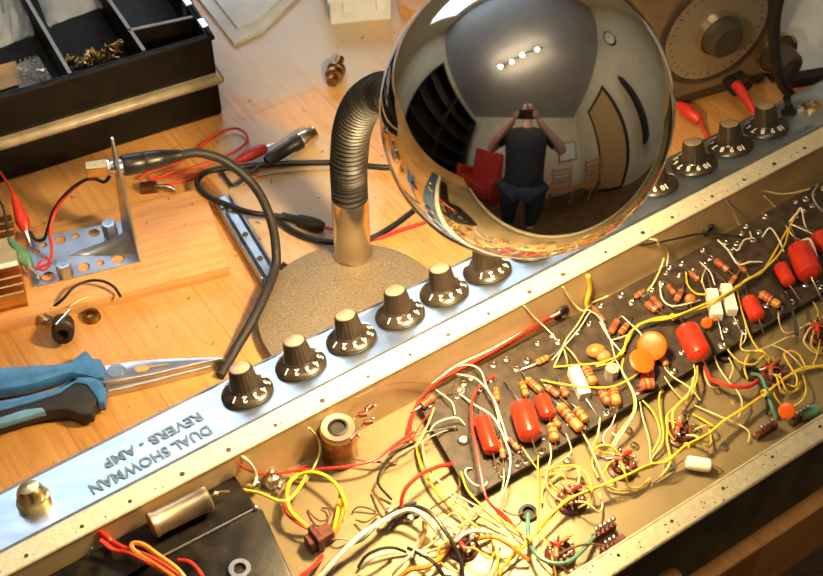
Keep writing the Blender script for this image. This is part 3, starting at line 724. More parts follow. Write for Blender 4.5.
for (x, y) in ((571,503),(622,469),(681,437),(772,377),(818,336),(463,548)):     # short leads looping off the sockets
    for k in range(3):
        a = random.uniform(0, 6.3); d = V((math.cos(a), math.sin(a), 0)); e = V((-d.y, d.x, 0)); c = P(x, y, PZ)
        obj('wire', G().tube(spline([c+d*.006+EZ*.010, c+d*.011+EZ*.014+e*.003, c+d*.016+EZ*.009+e*.008, c+d*.011+EZ*.004+e*.014, c+d*.002+EZ*.003+e*.017], 5), .00065, 6), W[random.choice('YYy')], amp)
# wire ties on the thick harness
for q in ((590,490),(687,446),(764,393),(529,540),(673,317)):
    a = P(*q, .036); obj('wire_tie', G().lathe([(.0016,-.001),(.0024,-.0008),(.0024,.0008),(.0016,.001)], a, EU, 12, close=True), W['Y'], amp)
# ------------------------------------------------------------------ DESK LAMP
foot = P(353,264,0)
BC = P(354,322,0)
lamp = thing('desk_lamp', 'chrome ball shaded gooseneck desk lamp on a round bronze base', 'lamp', (BC.x,BC.y,0))
rb = (P(450,322,0)-P(258,322,0)).length/2
g = G().lathe([(.0001,0),(rb*.98,0),(rb,.002),(rb,.008),(rb*.985,.0098),(rb*.9,.011),(rb*.3,.013),(.0001,.013)], BC, EZ, 72)
obj('base', g, M['sand'], lamp)
g = G().lathe([(.0140,.012),(.0128,.0145),(.0125,.020),(.0125,.062),(.0118,.066),(.0001,.066)], foot, EZ, 32)
obj('stem', g, M['nickel'], lamp)
SPC = CAM + ray(526,112)*.615; SR = .0690
# gooseneck path
yv = foot.y
def atY(x, y, yy):
    d = ray(x, y); return CAM + d*(yy/d.y)
back = V((.05,.85,.35)).normalized()
n0 = foot+EZ*.064
path = [n0, n0+EZ*.02, atY(349,160,.615), atY(352,130,.61), atY(362,106,.60), atY(380,93,.585), atY(402,92,.565), SPC+V((-.026,.064,-.016)), SPC+V((-.018,.055,-.010))]
pp = spline(path, 30)
# corrugated radius by arc length
rad = []; s_ = 0; dense = []
tot = [0]
for a, b in zip(pp, pp[1:]): tot.append(tot[-1]+(b-a).length)
def at_len(s):
    for i in range(1, len(tot)):
        if tot[i] >= s: t = (s-tot[i-1])/max(1e-9, tot[i]-tot[i-1]); return pp[i-1].lerp(pp[i], t)
    return pp[-1]
Ltot = tot[-1]; pit = .0043; k = 0; q = []; rr = []
ns = int(Ltot/pit*4)
for i in range(ns):
    s = Ltot*i/ns; q.append(at_len(s)); rr.append(.0122 if (i % 4) in (1,2) else .0104)
obj('gooseneck', G().tube(q, rr, 24), M['goose'], lamp, smooth=25)
axis = V((-.36,.22,-.905)).normalized(); OA = R_(50)
n = 64; prof = []
for i in range(49):
    th = math.pi - (math.pi-OA)*i/48; prof.append((max(1e-5, SR*math.sin(th)), SR*math.cos(th)))
ri = SR-.0012; inner = [(max(1e-5, ri*math.sin(th)), ri*math.cos(th)) for th in [OA + (math.pi-OA)*i/32 for i in range(33)]]
shade = obj('lamp_shade', G().lathe(prof, SPC, axis, 96, cap=False), M['chrome'], lamp, smooth=60)
obj('shade_lining', G().lathe(inner, SPC, axis, 48, cap=False), M['white'], shade, smooth=60, label='white painted inside of the shade')
rz = SR*math.cos(OA); rx = SR*math.sin(OA)
obj('shade_rim', G().tube([SPC+axis*rz + (axis.cross(V((0,1,0))).normalized()*math.cos(a)+axis.cross(axis.cross(V((0,1,0))).normalized())*math.sin(a))*rx for a in [2*math.pi*i/60 for i in range(61)]], .0013, 8, cap=False), M['nickel'], shade)
M['lampbulb'] = mat('desk_bulb', (1,.9,.75), .5, emit=(1,.74,.38), es=LAMP_S)
obj('socket', G().cyl(SPC-axis*.060, SPC-axis*.012, .014), M['black'], shade)
obj('light_bulb', G().ball(SPC+axis*.014, .020, 20), M['lampbulb'], shade)
# ------------------------------------------------------------------ ORGANISER
o0 = P(0,184,0); o1 = P(221,115,0); e1 = (o1-o0).normalized(); e2 = V((-e1.y, e1.x, 0))
def Bx(a, b, z): return o1 - e1*a + e2*b + EZ*z    # a: left from the right front corner, b: away
def bbox(g, a0,a1,b0,b1,z0,z1): return g.box(Bx(a1,b0,z0), e1*(a1-a0), e2*(b1-b0), EZ*(z1-z0))
BL, BD = .34, .20
g = G(); bbox(g, -.002,BL,.000,BD,0,.0315)
lo = thing('storage_case', 'lower black storage case with a smoky lid, under the open organiser', 'case', Bx(.17,.1,0))
obj('body', g, M['boxdark'], lo, bevel=.003)
g = G(); bbox(g, -.006,BL+.003,-.004,BD+.003,.0315,.0388); obj('lid', g, M['lidband'], lo, bevel=.003)
up = thing('parts_organiser', 'open black parts organiser with compartments, stacked on the lower case', 'organiser', Bx(.17,.1,.0388))
g = G(); a0,a1,b0,b1 = -.002,BL,.003,BD
bbox(g, a0,a1,b0,b1,.0388,.0413)
bbox(g, a0,a1,b0,b0+.003,.0413,.0733); bbox(g, a0,a1,b1-.003,b1,.0413,.0733); bbox(g, a0,a0+.003,b0,b1,.0413,.0733); bbox(g, a1-.003,a1,b0,b1,.0413,.0733)
bbox(g, a0-.002,a1+.002,b0-.002,b0+.004,.0700,.0733); bbox(g, a0-.002,a0+.004,b0-.002,b1+.002,.0700,.0733)
obj('tray', g, M['boxdark'], up, bevel=.0008)
def pxab(x, y, z): q = P(x,y,z)-o1; return -q.dot(e1), q.dot(e2)
def div(p, q, z=.0725):
    a, b = P(*p, z), P(*q, z); bb = (b-o1).dot(e2)
    if bb < b0+.003: b = b.lerp(a, (b0+.003-bb)/((a-o1).dot(e2)-bb))
    d = (b-a).normalized(); s = V((-d.y,d.x,0))*.0012
    obj('divider', G().box(V((a.x,a.y,.0413))-s, V(((b-a).x,(b-a).y,0)), s*2, EZ*(z-.0421)).mat(1).box(V((a.x,a.y,z-.0008))-s*1.1, V(((b-a).x,(b-a).y,0)), s*2.2, EZ*.0008), [M['boxdark'], M['divider']], up)
div((2,-44),(70,73)); div((86,-34),(144,50)); div((128,30),(194,16)); div((176,-30),(190,-5))
for q in ((188,9),(204,31)): a,b = pxab(*q,.066); g = G(); bbox(g, a-.003,a+.003,b-.006,b+.006,.056,.0738); obj('latch', g, M['steel'], up, bevel=.0008)
# brass parts in the bin
scr = obj('brass_turret', G().lathe([(.0001,0),(.0024,0),(.0024,.0012),(.001,.0016),(.001,.005),(.0016,.0055),(.0016,.0068),(.0001,.007)], (0,0,0), (0,0,1), 10), M['brass'], local=True, label='tiny brass turret terminal in the middle bin of the organiser', cat='terminal', group='tiny brass terminals heaped in the organiser bin')
random.seed(3)
for i in range(60):
    q = scr if i == 0 else dup(scr)
    x = 68+random.uniform(0,58); t = (x-68)/58; y = 70-t*17-random.uniform(0,13)
    p = P(x, y, .04135+random.uniform(0,.006)); q.location = p; q.rotation_euler = (random.uniform(.3,2.2), random.uniform(-.5,.5), random.uniform(0,6.3)); s = random.uniform(.5,.85); q.scale = (s,s,s)
def film(name, corners, z, h, label, cat, group=None, m='bagm', n=26, seed=0):
    g = G(); vs = []
    A,B,C_,D = [P(*c, z) for c in corners]
    for i in range(n+1):
        for j in range(n+1):
            u, v = i/n, j/n; p = A.lerp(B,u).lerp(D.lerp(C_,u), v)
            e = math.sin(math.pi*u)*math.sin(math.pi*v)
            p = p + EZ*(h*(e**.5)*(.45+.55*abs(noise.noise(V((u*4+seed,v*4,1)))*2)) + .006*noise.noise(V((u*11,v*11,seed))))
            vs.append(p)
    b = len(vs); vs += [V((p.x,p.y,z-.0005)) for p in vs]
    fs = []
    for i in range(n):
        for j in range(n):
            k = i*(n+1)+j; fs.append((k,k+1,k+n+2,k+n+1)); fs.append((b+k,b+k+n+1,b+k+n+2,b+k+1))
    g.add(vs, fs); return obj(name, g, M[m], None, label=label, cat=cat, group=group, smooth=50)
film('plastic_bag', ((-12,-4),(24,-30),(34,34),(-12,52)), .050, .03, 'crumpled clear plastic bag at the organiser\'s far left corner', 'bag', seed=1)
film('plastic_bag', ((30,-20),(100,-40),(104,6),(48,26)), .054, .026, 'crumpled clear plastic bag lying in the organiser\'s middle bin', 'bag', seed=5)
film('plastic_bag', ((12,66),(38,56),(52,78),(20,90)), .0425, .006, 'small flat bag of silver hardware in the organiser\'s left bin', 'bag', seed=9)
hw = obj('silver_terminal', G().lathe([(.0001,0),(.002,0),(.002,.002),(.001,.002),(.001,.006),(.0001,.0062)], (0,0,0), (0,0,1), 6), M['bsteel'], local=True, label='tiny silver terminal inside the small bag of the left bin', cat='terminal', group='silver terminals in the small bag')
for i in range(18):
    q = hw if i == 0 else dup(hw)
    q.location = P(20+random.uniform(0,26), 66+random.uniform(0,14), .0435); q.rotation_euler = (1.4, 0, random.uniform(0,6))
cd = [P(x,y,.0415) for x,y in ((-30,74),(14,62),(22,84),(-30,100))]
obj('cardboard_slip', G().slab(cd, .0415, .0423), M['card'], label='tan cardboard slip in the left bin of the organiser', cat='cardboard')
# plastic lid and clear case at the top
g = G(); oq = [P(x,y,.008) for x,y in ((192,-14),(233,39),(262,26),(300,-10),(290,-50),(230,-60))]
pl = obj('cloudy_tray', G().slab(oq, 0, .004, .001), M['plastic_clear'], label='cloudy white plastic lid lying beside the black organiser', cat='lid', bevel=0)
cen = sum(oq, V())/len(oq); iq = [cen+(p-cen)*.78 for p in oq]
obj('raised_panel', G().slab(iq, .004, .008, .001), M['plastic_clear'], pl)
a, b = P(331,25,0), P(391,19,0); d = (b-a).normalized(); s = V((-d.y,d.x,0)); ln = (b-a).length
cc = thing('clear_case', 'small clear plastic case at the top middle of the bench', 'case', a.lerp(b,.5)+s*.04)
g = G().box(a, d*ln, s*.0015, EZ*.022).box(a+s*.0785, d*ln, s*.0015, EZ*.022).box(a, d*.0015, s*.08, EZ*.022).box(b-d*.0015, d*.0015, s*.08, EZ*.022).box(a, d*ln, s*.08, EZ*.0012)
obj('body', g, M['plastic_clear'], cc)
obj('lid', G().box(a-d*.002-s*.002+EZ*.022, d*(ln+.004), s*.084, EZ*.004).box(a+d*ln*.2-s*.003+EZ*.012, d*.008, s*.002, EZ*.012).box(a+d*ln*.75-s*.003+EZ*.012, d*.008, s*.002, EZ*.012), M['plastic_clear'], cc, bevel=.0008)
a, b = P(398,14,0), P(436,34,0); d = (b-a).normalized(); s = V((-d.y,d.x,0))
obj('wood_strip', G().box(a, d*.09, s*.02, EZ*.012), M['edgewood'], label='brown wooden strip between the clear case and the chrome ball', cat='wood', bevel=.001)
# brass connector
c = P(336,79,.0)
ax = (V((-.2,-1,-.04))).normalized(); c = c+EZ*.0075
g = G().lathe([(.002,-.016),(.0035,-.016),(.0035,-.006),(.006,-.005),(.0075,-.004),(.0075,-.001),(.0058,0),(.0058,.002),(.0072,.003),(.0072,.006),(.0045,.007),(.0045,.013),(.0030,.013)], c, ax, 18)
obj('coax_connector', g, M['bronze'], label='loose bronze coloured coaxial connector standing on the bare bench', cat='connector')
# ------------------------------------------------------------------ WOODEN BOARD + plate
bz = .010
q = [P(204,187,bz), P(229,266,bz), P(0,322,bz), P(-60,337,bz), P(-70,262,bz), P(0,232,bz)]
q = [q[0], q[1], P(-60,338,bz), P(-60,250,bz)]
bo = G(); dd = (q[1]-q[2]).normalized()
an = math.atan2(dd.y, dd.x)
cen = sum(q, V())/4
Rm = Matrix.Rotation(-an, 3, 'Z')
gb = G().slab([Rm @ (p-cen) for p in q], -bz, 0, .0007)
bd = obj('wooden_board', gb, M['board'], local=True, label='flat pine board carrying the drilled steel plate', cat='board'); bd.location = (cen.x,cen.y,bz); bd.rotation_euler = (0,0,an)
pq = [(26,240),(121,221),(141,261),(33,287)]
pw = [P(x,y,bz+.0015) for x,y in pq]
br = thing('steel_bracket', 'silver drilled steel plate with upright fin, lying on the pine board', 'bracket', V(((pw[0]+pw[2])/2).to_tuple()[:2]+(bz,)))
A,B,C_,D = pw
import bmesh
def plate_with_holes():
    # grid plate with round holes cut by bridging: build from bmesh polygon with holes by triangle fill
    bm = bmesh.new(); loops = []
    ctr = [A,B,C_,D]
    def loop(pts):
        vs = [bm.verts.new((p.x,p.y,bz+.0015)) for p in pts]; return [bm.edges.new((vs[i], vs[(i+1)%len(vs)])) for i in range(len(vs))]
    outer = []
    for i in range(4):
        p, a_, b_ = ctr[i], ctr[i-1], ctr[(i+1)%4]; r = .005
        p1 = p+(a_-p).normalized()*r; p2 = p+(b_-p).normalized()*r
        outer += [p1, p1.lerp(p,.7).lerp(p2.lerp(p,.7),.15), p.lerp((p1+p2)/2,.3), p2.lerp(p,.7).lerp(p1.lerp(p,.7),.15), p2]
    es = loop(outer)
    for (x,y,r) in ((60,240,.0042),(76,236,.0028),(94,233,.0040),(43,245,.0028),(36,252,.0026),(84,267,.0042),(100,263,.0028),(118,259,.0044),(48,276,.0042)):
        c = P(x,y,bz+.0015); es += loop([c+V((math.cos(t),math.sin(t),0))*r for t in [2*math.pi*k/16 for k in range(16)]])
    bmesh.ops.triangle_fill(bm, use_beauty=True, use_dissolve=False, edges=es)
    r = bmesh.ops.extrude_face_region(bm, geom=bm.faces[:])
    for v in [e for e in r['geom'] if isinstance(e, bmesh.types.BMVert)]: v.co.z -= .0015
    bmesh.ops.recalc_face_normals(bm, faces=bm.faces[:])
    g = G(); bm.verts.index_update(); g.add([v.co.copy() for v in bm.verts], [[v.index for v in f.verts] for f in bm.faces]); bm.free(); return g
obj('plate', plate_with_holes(), M['steel'], br, smooth=0)
# upright triangular fin and its curved foot
z0 = bz+.0015; f0, f1 = P(123,229,z0), P(141,262,z0)
apex = None
best = None
bm_ = (f0*.6+f1*.4)
for i in range(400):
    h = .03+i*.0004; pt = V((bm_.x, bm_.y, z0+h)); w_ = pt-CAM; dep = w_.dot(cF); py = 288-FPX*w_.dot(cU)/dep
    if best is None or abs(py-140) < best[0]: best = (abs(py-140), pt)
apex = best[1]; d_ = ray(112,138); apex = CAM + d_*((apex.y-CAM.y)/d_.y)
nrm = (f1-f0).cross(apex-f0).normalized()*.0008
g = G(); w_ = (f1-f0).normalized()*.0012
tri = [f0, f1, apex+w_, apex-w_]
g.add([p-nrm for p in tri]+[p+nrm for p in tri], [(3,2,1,0),(4,5,6,7),(0,1,5,4),(1,2,6,5),(2,3,7,6),(3,0,4,7)])
obj('upright_fin', g, M['steel'], br, smooth=0)
# gusset tongue: a raised rib that swells towards the fin
g = G(); n = 14; vs = []; tip = P(66,256,z0); e0, e1_ = P(124,234,z0), P(138,254,z0)
for i in range(n+1):
    t = i/n
    for j in range(n+1):
        s = j/n; a_ = tip.lerp(e0, t); b_ = tip.lerp(e1_, t); p = a_.lerp(b_, s); vs.append(p+EZ*(.0002+.011*t**1.8*math.sin(math.pi*s)))
g.add(vs, [(i*(n+1)+j, i*(n+1)+j+1, (i+1)*(n+1)+j+1, (i+1)*(n+1)+j) for i in range(n) for j in range(n)])
obj('gusset', g, M['bsteel'], br, smooth=80)
for q_ in ((111,234),(66,275)):
    c = P(*q_, z0); g = G().lathe([(.0014,.011),(.0048,.0112),(.0052,.0105),(.0052,0),(.0001,0)], c, EZ, 6); g.lathe([(.0015,.0114),(.0015,.004),(.0001,.004)], c, EZ, 8)
    obj('hex_standoff', g, M['steel'], br)
# gold heat sink with fins
a, b = P(-40,322,bz), P(29,306,bz); d = (b-a).normalized(); s = V((-d.y,d.x,0)); W_ = (b-a).length
dep = (P(3,228,bz)-P(20,306,bz)).length
hs = thing('heat_sink', 'gold finned resistor heat sink at the left edge of the pine board', 'heat sink', a.lerp(b,.5))
g = G().box(a, d*W_, s*dep, EZ*.004).box(a+s*dep*.32, d*W_, s*dep*.36, EZ*.016)
obj('core', g, M['goldal'], hs, bevel=.0006)
g = G()
for k in range(6): g.box(a+EZ*(.004+.0022*k*0), d*0+d*W_, s*0+s*.0, EZ*0) if False else None
for k in range(11):
    t = k/10
    if .30 < t < .66: continue
    g.box(a+s*(dep-.002)*t, d*W_, s*.0016, EZ*.014)
obj('fins', g, M['goldal'], hs)
obj('mounting_strip', G().box(a+s*dep*.30+EZ*.016, d*(W_*.98), s*.004, EZ*.001).box(a+s*dep*.9+EZ*.014, d*(W_*.8), s*.005, EZ*.001), M['ceram'], hs)
# crocodile clips
def clip(tail, nose, z1, z2, c_, label):
    A, B = P(*tail, z1), P(*nose, z2); d = (B-A); ln = d.length; d.normalize(); t = thing('crocodile_clip', label, 'clip', V((B.x,B.y,B.z-.004)))
    prof = [(.0016,0),(.0020,ln*.08),(.0032,ln*.3),(.0046,ln*.62),(.0050,ln*.76),(.0036,ln*.9),(.0024,ln)]
    g = G(); g.tube([A+d*h for r, h in prof], [r for r, h in prof], 14, flat=.8); obj('boot', g, W[c_], t)
    g = G(); sd = d.cross(EZ).normalized()
    g.tube([B, B+d*.010+EZ*.0012], [.0022,.0008], 6, flat=.6); g.tube([B, B+d*.010-EZ*.0012], [.0022,.0008], 6, flat=.6)
    obj('jaws', g, M['bsteel'], t)
clip((13,194),(26,231), .032,.018, 'R', 'red booted crocodile clip biting the plate\'s far left corner')
clip((9,238),(30,266), .028,.018, 'G', 'green booted crocodile clip on the steel plate\'s left edge')
def cable(name, px, r, m, label, cat, z=0., group=None, zs=None, k=7, n=10):
    pts = [P(x, y, (zs[i] if zs else z+r)) for i, (x, y) in enumerate(px)]
    return obj(name, G().tube(spline(pts, k), r, n), m, label=label, cat=cat, group=group)
cable('test_lead', ((-10,160),(0,172),(8,184),(13,194)), .0009, W['R'], 'thin red lead running into the red crocodile clip', 'wire', zs=(.03,.032,.033,.032))
cable('test_lead', ((-10,190),(2,205),(6,222),(9,238)), .0008, W['K'], 'thin dark lead running to the green crocodile clip', 'wire', zs=(.03,.03,.03,.028))
cable('hookup_wire', ((30,232),(36,240),(44,239),(48,228),(53,212),(64,196),(78,184),(92,178),(104,182),(110,176)), .0012, W['K'], 'black hookup wire arching from plate to phono connector', 'wire', zs=(.018,.018,.020,.026,.034,.044,.054,.060,.062,.066))
cable('hookup_wire', ((38,268),(50,262),(52,248),(50,230),(56,210),(68,194),(84,181),(96,179)), .0011, W['R'], 'red hookup wire twisted beside the black arching wire', 'wire', zs=(.016,.018,.022,.028,.036,.045,.055,.062))
cable('hookup_wire', ((36,268),(40,262),(47,258),(50,264),(44,270),(36,268)), .0008, W['R'], 'small pink loop of wire at the green clip\'s jaws', 'wire', zs=(.016,.018,.019,.018,.016,.015))
# phono connector on the fin tip and the black plug
z = .078
cn = thing('phono_connector', 'brass bodied coaxial socket fixed on the bracket fin', 'connector', P(100,168,z))
A, B = P(86,170,z), P(108,167,z); d = (B-A).normalized(); s = d.cross(EZ).normalized()
obj('body', G().box(A-s*.004-EZ*.004, d*(B-A).length, s*.008, EZ*.008), M['brass'], cn, bevel=.0006)
obj('flange', G().lathe([(.0001,0),(.0062,0),(.0062,.0015),(.0045,.002),(.0045,.010),(.0001,.010)], B, d, 6), M['bsteel'], cn)
pg = thing('jack_plug', 'black moulded plug pushed onto the brass socket', 'plug', P(150,160,z-.004))
A, B = P(122,166,z), P(180,155,z-.006); d = (B-A); ln = d.length; d.normalize()
g = G().lathe([(.0001,0),(.0062,0),(.0070,.001),(.0070,ln*.35),(.0064,ln*.38),(.0068,ln*.42),(.0064,ln*.6),(.0058,ln*.72),(.0052,ln*.75),(.0040,ln*1.0),(.0001,ln*1.01)], A, d, 24)
obj('barrel', g, M['black'], pg)
obj('tip', G().lathe([(.0001,-.010),(.003,-.010),(.0035,-.006),(.0048,-.005),(.0048,0),(.0001,0)], A, d, 12), M['bsteel'], pg)
cable('thick_cable', ((180,155),(200,153),(225,161),(247,178),(262,198),(272,224),(276,250),(275,268),(265,295),(250,325),(234,352),(220,376)), .0032, M['matt_black'], 'thick black cable curving from the plug down to the amplifier panel', 'cable', zs=(.072,.071,.062,.050,.040,.030,.022,.0150,.0145,.0110,.0045,.0035), k=10, n=14)
cable('thin_cable', ((420,172),(400,168),(378,167),(340,163),(300,163),(262,165),(235,167),(210,171),(199,178),(198,186),(208,196),(225,204),(248,212),(268,215),(285,217)), .0022, M['black'], 'thin black cable looping left from behind the lamp stem', 'cable', zs=(.004,.004,.004,.004,.004,.004,.006,.010,.012,.012,.012,.012,.010,.008,.007), k=8)
cable('thin_cable', ((268,214),(280,222),(295,232),(312,239),(330,242),(352,242),(372,238),(390,228),(408,215),(440,190),(470,170)), .0022, M['black'], 'thin black cable passing low behind the lamp stem', 'cable', z=.002, k=8)
A, B = P(282,216,.006), P(324,227,.005); d = (B-A); ln = d.length; d.normalize()
il = thing('inline_connector', 'black inline plug with red tail left of the lamp stem', 'connector', A.lerp(B,.5)-EZ*.006)
obj('shell', G().lathe([(.0001,0),(.0030,0),(.0032,ln*.35),(.0046,ln*.4),(.0050,ln*.7),(.0044,ln*.9),(.003,ln),(.0001,ln)], A, d, 14), M['matt_black'], il)
obj('tail', G().tube(spline([B, B+d*.008, P(345,233,.005)],4), .0012, 8), W['R'], il)
# bnc cable with red boot
z = .008; A, B = P(290,146,z), P(268,161,z)
bn = thing('coax_plug', 'black coaxial plug with knurled nickel collar pointing right', 'plug', A-EZ*z)
d = (P(307,137,z)-P(262,163,z)).normalized(); a0 = P(266,161,z)
obj('sleeve', G().lathe([(.0001,0),(.0032,0),(.0045,.003),(.0052,.012),(.0050,.024),(.0060,.026),(.0060,.033),(.0001,.033)], a0, d, 18), M['black'], bn)
obj('collar', G().lathe([(.0045,.032),(.0062,.032),(.0066,.034),(.0066,.042),(.0058,.043),(.0058,.046),(.0050,.046),(.0050,.036)], a0, d, 20, close=True), M['nickel'], bn)
A, B = P(237,161,.006), P(265,148,.008); d2 = (B-A); ln = d2.length; d2.normalize()
rc = thing('crocodile_clip', 'red booted crocodile clip lying beside the black coaxial plug', 'clip', A-EZ*.006)
obj('boot', G().tube([A+d2*h*ln for h in (0,.2,.45,.8,.95,1.05)], [.0018,.0036,.0048,.0050,.0042,.003], 12, flat=.85), W['R'], rc)
obj('jaws', G().tube([B, B+d2*.008], [.0024,.0008], 6, flat=.6), M['bsteel'], rc)
cable('test_lead', ((138,179),(150,172),(170,166),(190,155),(205,142),(220,132),(236,128),(246,134),(246,142),(236,151),(220,159),(200,166),(172,172),(150,182),(142,190)), .0010, W['R'], 'red test lead looping on the bench behind the plug', 'wire', z=.002, k=8)
cable('test_lead', ((150,178),(175,176),(200,172),(222,166),(240,160)), .0010, W['R'], 'straight red test lead ending in the red booted clip', 'wire', z=.003)
cable('test_lead', ((160,186),(185,180),(205,174),(230,170),(245,176),(262,176)), .0009, W['R'], 'red test lead crossing under the thick black cable', 'wire', z=.001)
cable('test_lead', ((222,172),(232,185),(240,182),(252,172),(268,160)), .0014, W['K'], 'short black lead joining the coaxial plug', 'wire', z=.003)
cable('test_lead', ((230,188),(250,178),(280,172),(320,169),(345,170)), .0008, W['U'], 'thin grey brown lead behind the silver channel bar', 'wire', z=.001)
cable('test_lead', ((370,240),(385,236),(400,230),(425,222),(450,212)), .0014, W['R'], 'red lead emerging right of the lamp stem', 'wire', z=.002)
# burnt little part
c = P(152,188,.004); g = G().box(c-V((.008,.003,.004)), (.012,.002,0), (-.001,.006,0), (0,0,.007)).mat(1).tube([c+V((.002,0,.001)), c+V((.012,-.001,.002)), c+V((.018,-.003,.0))], [.002,.0022,.0012], 8)
obj('spade_clip', g, [M['bronze'], M['solder']], label='small tarnished clip at the end of the red leads', cat='clip')
# silver channel bar
zt = .010; a, b = P(222,196,zt), P(270,275,zt); d = (b-a); ln = d.length; d.normalize(); s = V((-d.y,d.x,0))
g = G().box(a-s*.0065-EZ*zt, d*ln, s*.013, EZ*.0015).box(a-s*.0065-EZ*zt, d*ln, s*.0015, EZ*zt).box(a+s*.005-EZ*zt, d*ln, s*.0015, EZ*zt).box(a-s*.003-EZ*.0025, d*ln, s*.0062, EZ*.0025)
ch = obj('channel_bar', g, M['steel'], label='silver steel channel bar lying beside the lamp base', cat='bar', bevel=.0006)
g = G()
for t in (.18,.5,.8): g.lathe([(.0001,0),(.0022,0),(.0016,.001),(.0001,.001)], a+d*ln*t+EZ*.0001, EZ, 12)
obj('bolt', g, M['dirt'], ch)
cable('hookup_wire', ((214,196),(212,204),(218,212),(226,206)), .0008, W['O'], 'tiny orange wire loop at the channel bar\'s end', 'wire', z=.001)
# small screw by base
c = P(284,268,0); obj('small_screw', G().lathe([(.0001,0),(.003,0),(.003,.002),(.0012,.003),(.0012,.005),(.0001,.005)], c, EZ, 8), M['matt_black'], label='tiny black screw at the rim of the lamp base', cat='screw')
# ------------------------------------------------------------------ small jack socket, nut, wire
c = P(64,337,0); jx = thing('jack_socket', 'black panel jack socket lying on the bench above the pliers', 'socket', c)
ax = (P(66,350,0)-P(62,318,0)).normalized()*.75 + EZ*.35; ax.normalize(); c0 = P(63,326,.007)
g = G().lathe([(.0001,-.004),(.0072,-.004),(.0074,.004),(.0074,.008),(.0060,.009),(.0060,.013),(.0036,.013),(.0034,.008),(.0001,.008)], c0, ax, 24)
obj('body', g, M['matt_black'], jx)
obj('bushing_ring', G().lathe([(.0036,.0118),(.0068,.0118),(.0070,.0138),(.0036,.0142)], c0, ax, 24, close=True), M['bronze'], jx)
obj('lug', G().tube([P(52,318,.010), P(44,314,.012)], .0010, 6).tube([P(70,310,.013), P(56,325,.017)], .0009, 6).tube([P(48,321,.008), P(40,318,.006)], .001, 6), M['solder'], jx)
obj('hex_nut', G().lathe([(.0032,0),(.0060,0),(.0062,.0015),(.0052,.0045),(.0034,.0045)], P(92,318,0), EZ, 20, close=True), M['bronze'], label='dark round nut beside the loose jack socket', cat='nut')
cable('hookup_wire', ((30,317),(48,310),(62,300),(74,287),(88,281),(102,281),(114,287),(121,297)), .0010, M['black'], 'black wire arching over the board edge from the loose socket', 'wire', zs=(.001,.006,.014,.018,.018,.018,.016,.012))
cable('hookup_wire', ((70,306),(80,300),(92,297),(100,300)), .0006, W['y'], 'thin pale wire beside the arching black wire', 'wire', zs=(.012,.012,.008,.004))
# ------------------------------------------------------------------ PLIERS
PLX = thing('pliers', 'long nosed pliers with blue handles lying open on the bench', 'pliers', P(104,372,0))
def sl(px, z, z0, z1, bev, m, name, label=None, par=PLX):
    return obj(name, G().slab([P(x,y,z) for x,y in px], z0, z1, bev), m, par, label=label)
sl(((-30,368),(0,366),(30,364),(56,363),(70,360),(78,354),(84,349),(88,350),(92,357),(100,357),(105,366),(104,377),(96,378),(82,374),(70,372),(50,378),(26,385),(0,389),(-30,392)), .014, .003,.014,.0028, M['bluegrip'], 'handle')
lh = sl(((-30,405),(0,400),(30,394),(55,388),(68,380),(78,376),(92,376),(102,380),(106,390),(104,401),(98,402),(94,406),(92,413),(82,415),(66,409),(50,410),(28,415),(0,424),(-30,432)), .014, .003,.014,.0028, M['matt_black'], 'handle', 'black and blue grip')
sl(((-30,404),(0,400),(30,393.5),(55,387.5),(68,380),(78,376),(92,376),(102,380),(106,390),(104,401),(98,402),(95,396),(86,384),(74,382),(60,392),(30,402),(0,410),(-30,416)), .0155, .006,.0155,.0022, M['bluegrip'], 'grip_face', 'blue upper face', lh)
sl(((-30,424),(0,417),(24,409),(42,407),(45,411),(34,414),(10,421),(-30,432)), .0153, .010,.0153,.001, M['bluelite'], 'grip_inlay', 'lighter blue inlay', lh)
sl(((98,372),(102,366),(110,364),(130,361),(160,358),(190,357),(222,356),(225,358),(205,362),(180,368),(150,375),(128,379),(104,383),(96,378)), .011, .003,.011,.0012, M['bsteel'], 'jaw')
sl(((100,392),(104,380),(128,377),(160,372),(200,364),(222,359),(226,361),(205,368),(180,374),(150,382),(110,391)), .0065, .0005,.0065,.001, M['bsteel'], 'jaw')
g = G().slab([P(x,y,.0113) for x,y in ((134,369),(138,366),(146,365),(150,367),(146,371),(138,372))], .0106,.0113).tube([P(148,367,.0112),P(168,364,.0112)], .0005, 5)
obj('jaw_mark', g, M['edgewood'], PLX, label='wire hole between the jaws'); 
obj('pivot', G().lathe([(.0001,0),(.006,0),(.0055,.001),(.0001,.0012)], P(116,371,.0108), EZ, 24), M['bsteel'], PLX)
# ------------------------------------------------------------------ INSTRUMENT, right top
i0, i1 = P(672,108,0), P(790,74,0); d = (i1-i0).normalized(); nn = V((d.y,-d.x,0)); 
if nn.y > 0: nn = -nn
ins = thing('signal_generator', 'old bench signal generator with a large round dial behind the chrome ball', 'instrument', i0.lerp(i1,.5))
a = i0 - d*.12 - nn*.16
HH = .22
obj('case', G().box(a, d*.205, nn*.16, EZ*HH), M['instr'], ins, bevel=.003)
pf = i0+nn*.001
obj('faceplate', G().box(i0-d*.115+EZ*.012, d*.197, nn*.0025, EZ*(HH-.018)), M['face'], ins, bevel=.001)
def face(x, y, off=.003): return hit(x, y, i0+nn*off, nn)
dc = face(714,28); dr = (face(770,18)-face(660,42)).length/2*.97
dl = obj('dial', G().lathe([(.0001,.0),(dr,0),(dr*1.03,.002),(dr*1.03,.004),(dr*.93,.004),(dr*.93,.003),(.0001,.003)], dc, nn, 56).mat(1).lathe([(.0001,.0031),(dr*.92,.0031),(dr*.92,.0042),(.0001,.0042)], dc, nn, 56), [M['instr'], M['dial']], ins)
g = G()
